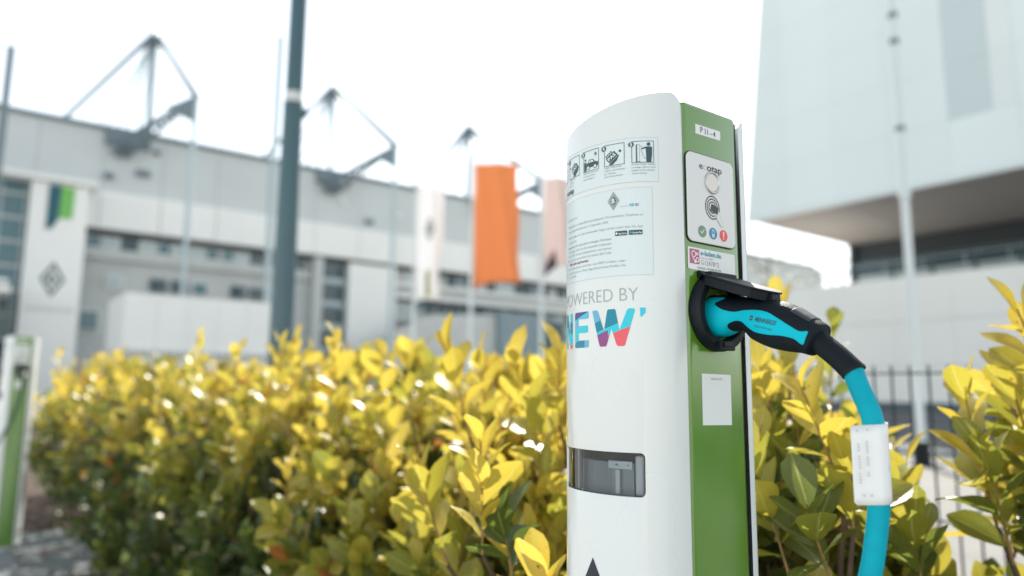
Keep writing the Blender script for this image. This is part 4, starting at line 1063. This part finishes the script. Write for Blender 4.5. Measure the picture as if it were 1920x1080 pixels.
def leaf_geo(variant, na=4, nl=6):
    """obovate leaf along +Y, upper side +Z, length 1"""
    r = random.Random(variant); W_ = .235 + .065 * r.random(); fold = .08 + .30 * r.random(); curl = -.25 + .85 * r.random(); side = (r.random() - .5) * .16; wav = .018 * r.random() + .006; tw = (r.random() - .5) * .5
    vs = []; uv = []; fs = []
    nick = r.random() < .3; nk = r.randint(2, nl - 1)
    for j in range(nl + 1):
        t = j / nl
        w = W_ * (math.sin(math.pi * min(1, .04 + t * .93) ** 1.45) ** .66) if j < nl else W_ * .16
        if j == 0: w = W_ * .06
        for i in range(na + 1):
            x = (i / na - .5) * 2
            ww = w * (1 - (.22 if nick and j == nk and i == na else 0))
            X = x * ww; Z = abs(x) * w * fold - curl * t * t * .5 + wav * math.sin(9 * t + 3 * x) + tw * X * t; Y = t - abs(x) * .02
            vs.append((X + side * t * t, Y, Z)); uv.append((i / na, t))
    for j in range(nl):
        for i in range(na):
            a = j * (na + 1) + i; fs.append((a, a + 1, a + na + 2, a + na + 1))
    return np.array(vs), np.array(uv), np.array(fs)
GEO = [leaf_geo(k) for k in range(9)]; GEO_LO = [leaf_geo(k, 2, 5) for k in range(9)]
TONES = [.04, .12, .22, .32, .42, .52, .6, .68, .76, .84, .90, 1.0]
_lm = {}
def leaf_mesh(v, ti):
    if (v, ti) not in _lm:
        vs, uv, fs = GEO[v]; _lm[(v, ti)] = join_leaves('leaf', [np.eye(4)], [v], [TONES[ti]], GEO)
    return _lm[(v, ti)]
def join_leaves(name, mats_, variants, tones, geo):
    V = []; U = []; F = []; T = []; n = 0
    mats_ = np.array(mats_); variants = np.array(variants); tones = np.array(tones)
    for v in range(len(geo)):
        idx = np.where(variants == v)[0]
        if not len(idx): continue
        vs, uv, fs = geo[v]; k = len(vs)
        h = np.hstack([vs, np.ones((k, 1))])
        P = np.einsum('nij,kj->nki', mats_[idx], h)[..., :3].reshape(-1, 3)
        V.append(P); F.append((fs[None] + (np.arange(len(idx)) * k)[:, None, None] + n).reshape(-1, 4)); U.append(np.tile(uv, (len(idx), 1))); T.append(np.repeat(tones[idx], k)); n += k * len(idx)
    V = np.vstack(V); F = np.vstack(F); U = np.vstack(U); T = np.concatenate(T)
    me = bpy.data.meshes.new(name); me.vertices.add(len(V)); me.vertices.foreach_set('co', V.ravel())
    me.loops.add(F.size); me.loops.foreach_set('vertex_index', F.ravel().astype(np.int32))
    me.polygons.add(len(F)); me.polygons.foreach_set('loop_start', (np.arange(len(F)) * 4).astype(np.int32))
    me.polygons.foreach_set('use_smooth', np.ones(len(F), bool))
    me.update(calc_edges=True)
    ul = me.uv_layers.new(name='UVMap'); ul.data.foreach_set('uv', U[F.ravel()].ravel())
    at = me.attributes.new('tone', 'FLOAT', 'POINT'); at.data.foreach_set('value', T)
    me.materials.append(LEAF); return me
def frame(d, up, size, roll=0.):
    y = d.normalized(); x = y.cross(up)
    x = x.normalized() if x.length > 1e-4 else Vector((1, 0, 0)); z = x.cross(y)
    if roll: q = Matrix.Rotation(roll, 3, y); x = q @ x; z = q @ z
    return x * size, y * size, z * size
class Shrub:
    def __init__(s): s.leaves = []; s.twigs = MB(); s.wood = MB()
    def shoot(s, base, d, L, n, tone, size=.075, bend=None, spread=1., jit=.15, orange=.03, gap=.0):
        d = Vector(d).normalized(); up = Vector((0, 0, 1))
        side = d.cross(up) if abs(d.z) < .95 else Vector((1, 0, 0)); side.normalize()
        b = Vector(base); cv = (up * .25 + side * random.uniform(-.3, .3)) * L
        pt = lambda t: b + d * L * t + cv * t * t * .6
        dr = lambda t: (d * L + cv * 1.2 * t).normalized()
        s.twigs.tube([pt(0), pt(.5), pt(1)], [.0024, .0018, .0011], 4, cap=False)
        az = random.uniform(0, 6.28)
        for i in range(n):
            t = (gap + (1 - gap) * (i + .6) / n); ax = dr(t); az += R(137.5) + random.uniform(-.25, .25)
            u = ax.orthogonal().normalized(); w = ax.cross(u)
            rad = u * math.cos(az) + w * math.sin(az)
            ang = R((72 - 42 * t) * spread + random.uniform(-14, 14))
            ld = ax * math.cos(ang) + rad * math.sin(ang) + up * .12
            sz = size * (.66 + .42 * math.sin(math.pi * min(1, .25 + t * .62))) * random.uniform(.68, 1.14)
            tn = tone + .10 * (t - .4) + random.uniform(-jit, jit)
            if random.random() < orange: tn = random.uniform(.96, 1.0)
            else: tn = max(.0, min(.89, tn))
            X, Y, Z = frame(ld, ax, sz, random.uniform(-.6, .6)); p = pt(t * .97) + rad * .0015
            s.leaves.append(((X.x, Y.x, Z.x, p.x, X.y, Y.y, Z.y, p.y, X.z, Y.z, Z.z, p.z), tn))
def random_unit(r=random):
    while True:
        v = Vector((r.uniform(-1, 1), r.uniform(-1, 1), r.uniform(-1, 1)))
        if .05 < v.length < 1: return v.normalized()
def make_shrub(cx, cy, ra, rb, ztop, count, label, n_parts, heroes=(), size=.075, tone_top=.71, tone_low=.22, low=False, zbot=.02, dense=1., group='yellow-green laurel shrubs of the hedge', L=(.10, .18), fill=.5):
    random.seed(int(cx * 977 + cy * 131 + 17))
    s = Shrub(); eye = EYE
    cz = ztop * .52; rz = ztop - cz
    made = 0; tries = 0
    while made < count and tries < count * 12:
        tries += 1
        v = random_unit()
        p4 = (abs(v.x) ** 3 + abs(v.y) ** 3 + abs(v.z) ** 3) ** (-1 / 3)            # rounded box
        inner = random.random() < fill
        k = p4 * (random.uniform(.62, .93) if inner else random.uniform(.93, 1.06))
        p = Vector((cx + v.x * ra * k, cy + v.y * rb * k, cz + v.z * rz * k))
        if v.z > 0: p.z += v.z * .07 * math.sin(p.x * 5.3 + 2 * cy) * math.sin(p.y * 9.1 + 1.7)
        if p.z < zbot + .05: continue
        nrm = Vector((v.x / ra, v.y / rb, v.z / rz)).normalized(); toe = (eye - p).normalized()
        f = nrm.dot(toe)
        if f < -.15 and v.z < .5 and random.random() > .18: continue
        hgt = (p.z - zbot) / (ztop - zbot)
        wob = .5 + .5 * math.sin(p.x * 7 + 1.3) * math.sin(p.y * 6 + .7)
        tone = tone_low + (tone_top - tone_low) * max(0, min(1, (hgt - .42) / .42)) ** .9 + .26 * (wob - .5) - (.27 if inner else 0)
        d = nrm * random.uniform(.35, .9) + Vector((0, 0, 1)) * random.uniform(.35, 1.2) + random_unit() * .6
        LL = random.uniform(*L) * (1.15 if hgt > .8 else 1) * (1.5 if hgt > .8 and not inner and random.random() < .15 else 1)
        s.shoot(p - d.normalized() * LL * .6, d, LL, random.randint(7, 11), tone, size * random.uniform(.85, 1.1), orange=.02 if hgt > .4 else .012)
        if made % 3 == 0:                                        # twig to the heart of the shrub
            a = Vector((cx + (p.x - cx) * .15, cy + (p.y - cy) * .15, zbot)); q = p - d.normalized() * LL * .6
            s.wood.tube([a, a.lerp(q, .5) + Vector((0, 0, .04)) , q], [.008, .005, .0026], 4, cap=False)
        made += 1
    for h in heroes:
        b, t_, n, tn, sz = h[:5]; b = Vector(b); t_ = Vector(t_)
        s.shoot(b, t_ - b, (t_ - b).length * .9, n, tn, sz, spread=h[5] if len(h) > 5 else 1., jit=.06, orange=h[6] if len(h) > 6 else 0, gap=.12)
        a = Vector((cx, cy, zbot)); s.wood.tube([a, a.lerp(b, .6), b], [.009, .006, .003], 5, cap=False)
    root = empty('laurel_shrub', (cx, cy, 0), label=label, cat='shrub', group=group)
    off = Vector((cx, cy, 0)); n = len(s.leaves)
    A = np.zeros((n, 4, 4)); A[:, :3, :] = np.array([l[0] for l in s.leaves]).reshape(n, 3, 4); A[:, 3, 3] = 1
    A[:, 0, 3] -= off.x; A[:, 1, 3] -= off.y
    tones = np.array([l[1] for l in s.leaves]); var = rng.integers(0, 9, n)
    # which leaves show largest: first hit from the eye, ranked by distance
    geo = GEO_LO
    parts = set()
    if n_parts:
        vs, fs, own = [], [], []
        for i in range(n):
            q = A[i] @ np.array([[-.2, .15, 0, 1], [.2, .15, 0, 1], [.24, .8, 0, 1], [-.24, .8, 0, 1]]).T; k = len(vs)
            vs += [tuple(q[:3, c]) for c in range(4)]; fs.append((k, k + 1, k + 2, k + 3))
        bvh = BVHTree.FromPolygons(vs, fs); e = eye - off; rank = []
        Mi = cam.matrix_world.inverted()
        for i in range(n):
            c = A[i] @ np.array([0, .5, 0, 1]); c = Vector(c[:3]); cc = Mi @ (c + off)
            if cc.z > -.2 or abs(cc.x / -cc.z) > .76 or abs(cc.y / -cc.z) > .46: continue
            dd = (c - e); hit = bvh.ray_cast(e, dd.normalized())
            if hit[2] == i: rank.append((dd.length, i))
        rank.sort(); parts = {i for _, i in rank[:n_parts]}
    rest = [i for i in range(n) if i not in parts]
    if rest:
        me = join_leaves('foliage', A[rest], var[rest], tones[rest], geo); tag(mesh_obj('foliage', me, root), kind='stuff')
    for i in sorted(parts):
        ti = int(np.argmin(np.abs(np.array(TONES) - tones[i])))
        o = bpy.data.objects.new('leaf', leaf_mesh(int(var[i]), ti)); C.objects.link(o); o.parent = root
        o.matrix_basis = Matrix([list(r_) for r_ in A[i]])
    for nm, mb, mm in (('twigs', s.twigs, TWIG), ('stems', s.wood, BARK)):
        me = bpy.data.meshes.new(nm); me.from_pydata([(v[0] - off.x, v[1] - off.y, v[2]) for v in mb.v], [], mb.f)
        tag(mesh_obj(nm, me, root, mm, True), kind='stuff')
    return n
HERO_R1 = [((0.921, 0.509, 0.878), (0.88, 0.54, 1.021), 9, 0.74, 0.078, 1.0, 0), ((0.899, 0.489, 0.838), (0.898, 0.489, 0.935), 8, 0.62, 0.078, 1.0, 0), ((0.851, 0.549, 0.782), (0.824, 0.57, 0.925), 8, 0.6, 0.072, 1.0, 0), ((0.942, 0.644, 0.883), (0.936, 0.648, 1.006), 7, 0.68, 0.07, 1.0, 0), ((1.189, 0.733, 0.95), (1.175, 0.743, 1.101), 9, 0.8, 0.075, 1.0, 0.35), ((1.222, 0.771, 1.045), (1.218, 0.774, 1.184), 5, 0.76, 0.07, 0.6, 0), ((1.377, 0.78, 0.944), (1.373, 0.783, 1.155), 8, 0.5, 0.07, 0.9, 0), ((0.992, 0.506, 0.764), (1.001, 0.499, 0.894), 9, 0.6, 0.075, 1.0, 0), ((0.847, 0.49, 0.788), (0.82, 0.51, 0.874), 9, 0.42, 0.078, 1.2, 0), ((0.975, 0.644, 0.975), (0.958, 0.657, 1.046), 6, 0.7, 0.07, 1.0, 0)]
HERO_R2 = [((1.143, 0.418, 0.83), (1.108, 0.444, 1.024), 12, 0.7, 0.078, 1.0, 0), ((1.234, 0.387, 0.876), (1.197, 0.415, 1.04), 10, 0.62, 0.078, 1.0, 0), ((1.201, 0.349, 0.996), (1.152, 0.386, 1.12), 10, 0.74, 0.08, 1.0, 0), ((1.134, 0.399, 0.786), (1.115, 0.413, 0.931), 9, 0.5, 0.078, 1.0, 0), ((1.184, 0.362, 0.773), (1.155, 0.383, 0.924), 8, 0.4, 0.078, 1.0, 0)]
HERO_R3 = [((1.109, 0.518, 0.766), (1.104, 0.522, 0.908), 8, 0.68, 0.075, 0.7, 0), ((1.015, 0.463, 0.756), (1.009, 0.468, 0.843), 8, 0.45, 0.075, 1.0, 0)]
HERO_L1 = [((0.56, 0.805, 0.797), (0.558, 0.806, 0.947), 12, 0.76, 0.07, 0.85, 0), ((0.599, 0.951, 0.751), (0.555, 0.984, 0.898), 8, 0.7, 0.08, 0.8, 0), ((0.722, 1.084, 0.926), (0.693, 1.105, 1.085), 7, 0.78, 0.078, 0.6, 0), ((0.832, 1.064, 0.914), (0.823, 1.07, 1.075), 7, 0.74, 0.075, 0.7, 0), ((0.85, 0.988, 0.946), (0.846, 0.991, 1.078), 8, 0.76, 0.078, 0.7, 0), ((0.834, 1.187, 0.917), (0.824, 1.194, 1.079), 7, 0.72, 0.075, 0.7, 0), ((0.578, 0.691, 0.731), (0.577, 0.692, 0.788), 6, 0.8, 0.07, 0.8, 0), ((0.603, 0.798, 0.766), (0.594, 0.805, 0.848), 8, 0.3, 0.075, 1.0, 0), ((0.757, 0.932, 0.866), (0.76, 0.93, 0.985), 8, 0.7, 0.075, 1.0, 0)]
HERO_L2 = [((0.79, 1.782, 0.912), (0.762, 1.804, 1.157), 8, 0.78, 0.08, 0.7, 0), ((0.704, 1.972, 0.905), (0.677, 1.993, 1.144), 8, 0.74, 0.08, 0.7, 0), ((0.786, 1.536, 0.923), (0.762, 1.554, 1.082), 8, 0.74, 0.078, 1.0, 0), ((0.786, 1.411, 0.94), (0.773, 1.42, 1.078), 8, 0.74, 0.075, 1.0, 0)]
HERO_L4 = [((0.723, 2.833, 0.885), (0.675, 2.869, 1.188), 9, 0.72, 0.08, 0.7, 0), ((0.757, 2.557, 0.877), (0.722, 2.583, 1.139), 8, 0.74, 0.08, 1.0, 0), ((0.847, 2.239, 0.955), (0.853, 2.235, 1.156), 8, 0.72, 0.08, 1.0, 0)]
HERO_L6 = [((0.677, 4.118, 0.888), (0.64, 4.145, 1.182), 8, 0.78, 0.085, 1.0, 0), ((0.596, 6.303, 0.827), (0.529, 6.353, 1.276), 9, 0.74, 0.085, 1.0, 0), ((0.698, 3.476, 0.883), (0.667, 3.5, 1.09), 8, 0.74, 0.08, 1.0, 0), ((0.651, 5.011, 0.863), (0.603, 5.048, 1.174), 8, 0.74, 0.085, 1.0, 0)]
tot = 0
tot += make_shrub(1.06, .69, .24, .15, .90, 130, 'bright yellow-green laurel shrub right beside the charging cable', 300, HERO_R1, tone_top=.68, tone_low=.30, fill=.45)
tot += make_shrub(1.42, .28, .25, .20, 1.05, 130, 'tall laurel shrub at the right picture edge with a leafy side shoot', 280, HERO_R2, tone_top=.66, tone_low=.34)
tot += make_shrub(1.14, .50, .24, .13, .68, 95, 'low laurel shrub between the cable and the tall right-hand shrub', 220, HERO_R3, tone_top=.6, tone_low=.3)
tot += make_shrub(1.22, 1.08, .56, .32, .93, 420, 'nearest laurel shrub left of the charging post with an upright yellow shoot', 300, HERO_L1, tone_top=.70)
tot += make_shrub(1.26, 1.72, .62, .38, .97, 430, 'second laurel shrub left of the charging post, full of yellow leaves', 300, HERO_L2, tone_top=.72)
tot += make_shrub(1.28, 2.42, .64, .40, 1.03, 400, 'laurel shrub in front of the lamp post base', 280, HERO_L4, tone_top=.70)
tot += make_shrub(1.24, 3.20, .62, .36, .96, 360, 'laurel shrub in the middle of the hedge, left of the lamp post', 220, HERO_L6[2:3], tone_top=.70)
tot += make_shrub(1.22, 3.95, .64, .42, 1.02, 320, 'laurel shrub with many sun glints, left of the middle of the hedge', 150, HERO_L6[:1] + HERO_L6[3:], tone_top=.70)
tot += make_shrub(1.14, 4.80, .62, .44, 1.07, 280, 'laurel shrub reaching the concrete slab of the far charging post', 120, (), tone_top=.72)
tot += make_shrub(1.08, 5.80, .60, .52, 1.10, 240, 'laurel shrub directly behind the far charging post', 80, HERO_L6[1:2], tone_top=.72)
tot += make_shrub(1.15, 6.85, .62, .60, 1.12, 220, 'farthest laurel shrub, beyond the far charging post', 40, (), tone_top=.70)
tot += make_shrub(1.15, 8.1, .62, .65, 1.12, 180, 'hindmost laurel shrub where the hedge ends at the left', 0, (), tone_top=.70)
print('leaves', tot)

# dry leaves on the mulch beside the slab
DRY = mat('dry_brown_leaf', (.24, .10, .05), .8, var=.3, scale=20)
rr = random.Random(11); m = MB()
for k in range(140):
    x, y = rr.uniform(.12, .8), rr.uniform(1.5, 6.5); a = rr.uniform(0, 6.28); s_ = rr.uniform(.018, .034)
    z = .018 if (.1 < x < .74 and 4.62 < y < 6.1) else (.05 if x < .33 else .006)
    c, s2 = math.cos(a) * s_, math.sin(a) * s_
    m.add([(x - c, y - s2, z), (x + s2 * .5, y - c * .5, z + rr.uniform(.002, .012)), (x + c, y + s2, z + .002), (x - s2 * .5, y + c * .5, z + rr.uniform(.002, .012))], [(0, 1, 2), (0, 2, 3)])
tag(m.build('leaf_litter', DRY), kind='stuff')

# ================================================================== FAR TREES
def far_tree(x, y, h, r, label, seed, n=650, col=(.10, .13, .05), gaps=.35):
    rr = np.random.default_rng(seed)
    t = empty('tree', (x, y, 0), label=label, cat='tree', group='trees far behind the white building')
    m = MB(); m.tube([(0, 0, 0), (.1, 0, h * .35), (0, .1, h * .8)], [.28, .2, .06], 8)
    for k in range(9):
        a = k * 2.4; z = h * (.3 + .06 * k); m.tube([(0, 0, z), (math.cos(a) * r * .6, math.sin(a) * r * .6, z + h * .16)], [.1, .03], 5)
    m.build('trunk', BARK, t)
    cl = rr.normal(size=(26, 3)); cl /= np.linalg.norm(cl, axis=1)[:, None]; cl *= rr.uniform(.3, 1, (26, 1))
    cl = cl * np.array([r, r, h * .32]) + np.array([0, 0, h * .64])
    ci = rr.integers(0, 26, n); P = cl[ci] + rr.normal(size=(n, 3)) * r * .26
    A = rr.normal(size=(n, 3)); A /= np.linalg.norm(A, axis=1)[:, None]; B = np.cross(A, rr.normal(size=(n, 3))); B /= np.linalg.norm(B, axis=1)[:, None]
    s_ = rr.uniform(.10, .24, (n, 1)); V = np.stack([P - A * s_, P + B * s_ * .6, P + A * s_, P - B * s_ * .6], 1).reshape(-1, 3)
    me = bpy.data.meshes.new('crown'); me.from_pydata(V.tolist(), [], [(4 * i, 4 * i + 1, 4 * i + 2, 4 * i + 3) for i in range(n)])
    mesh_obj('crown', me, t, FOL)
FOL = mat('far_foliage', (.30, .32, .20), .6, var=.4, scale=.6)
far_tree(70, 46, 21, 6.5, 'loose sunlit tree in the bright gap under the white building, left one', 1)
far_tree(76, 41, 18, 5.5, 'loose sunlit tree in the bright gap under the white building, right one', 2)
far_tree(88, 41, 20, 5.0, 'small loose tree next to the corner column of the white building', 3)
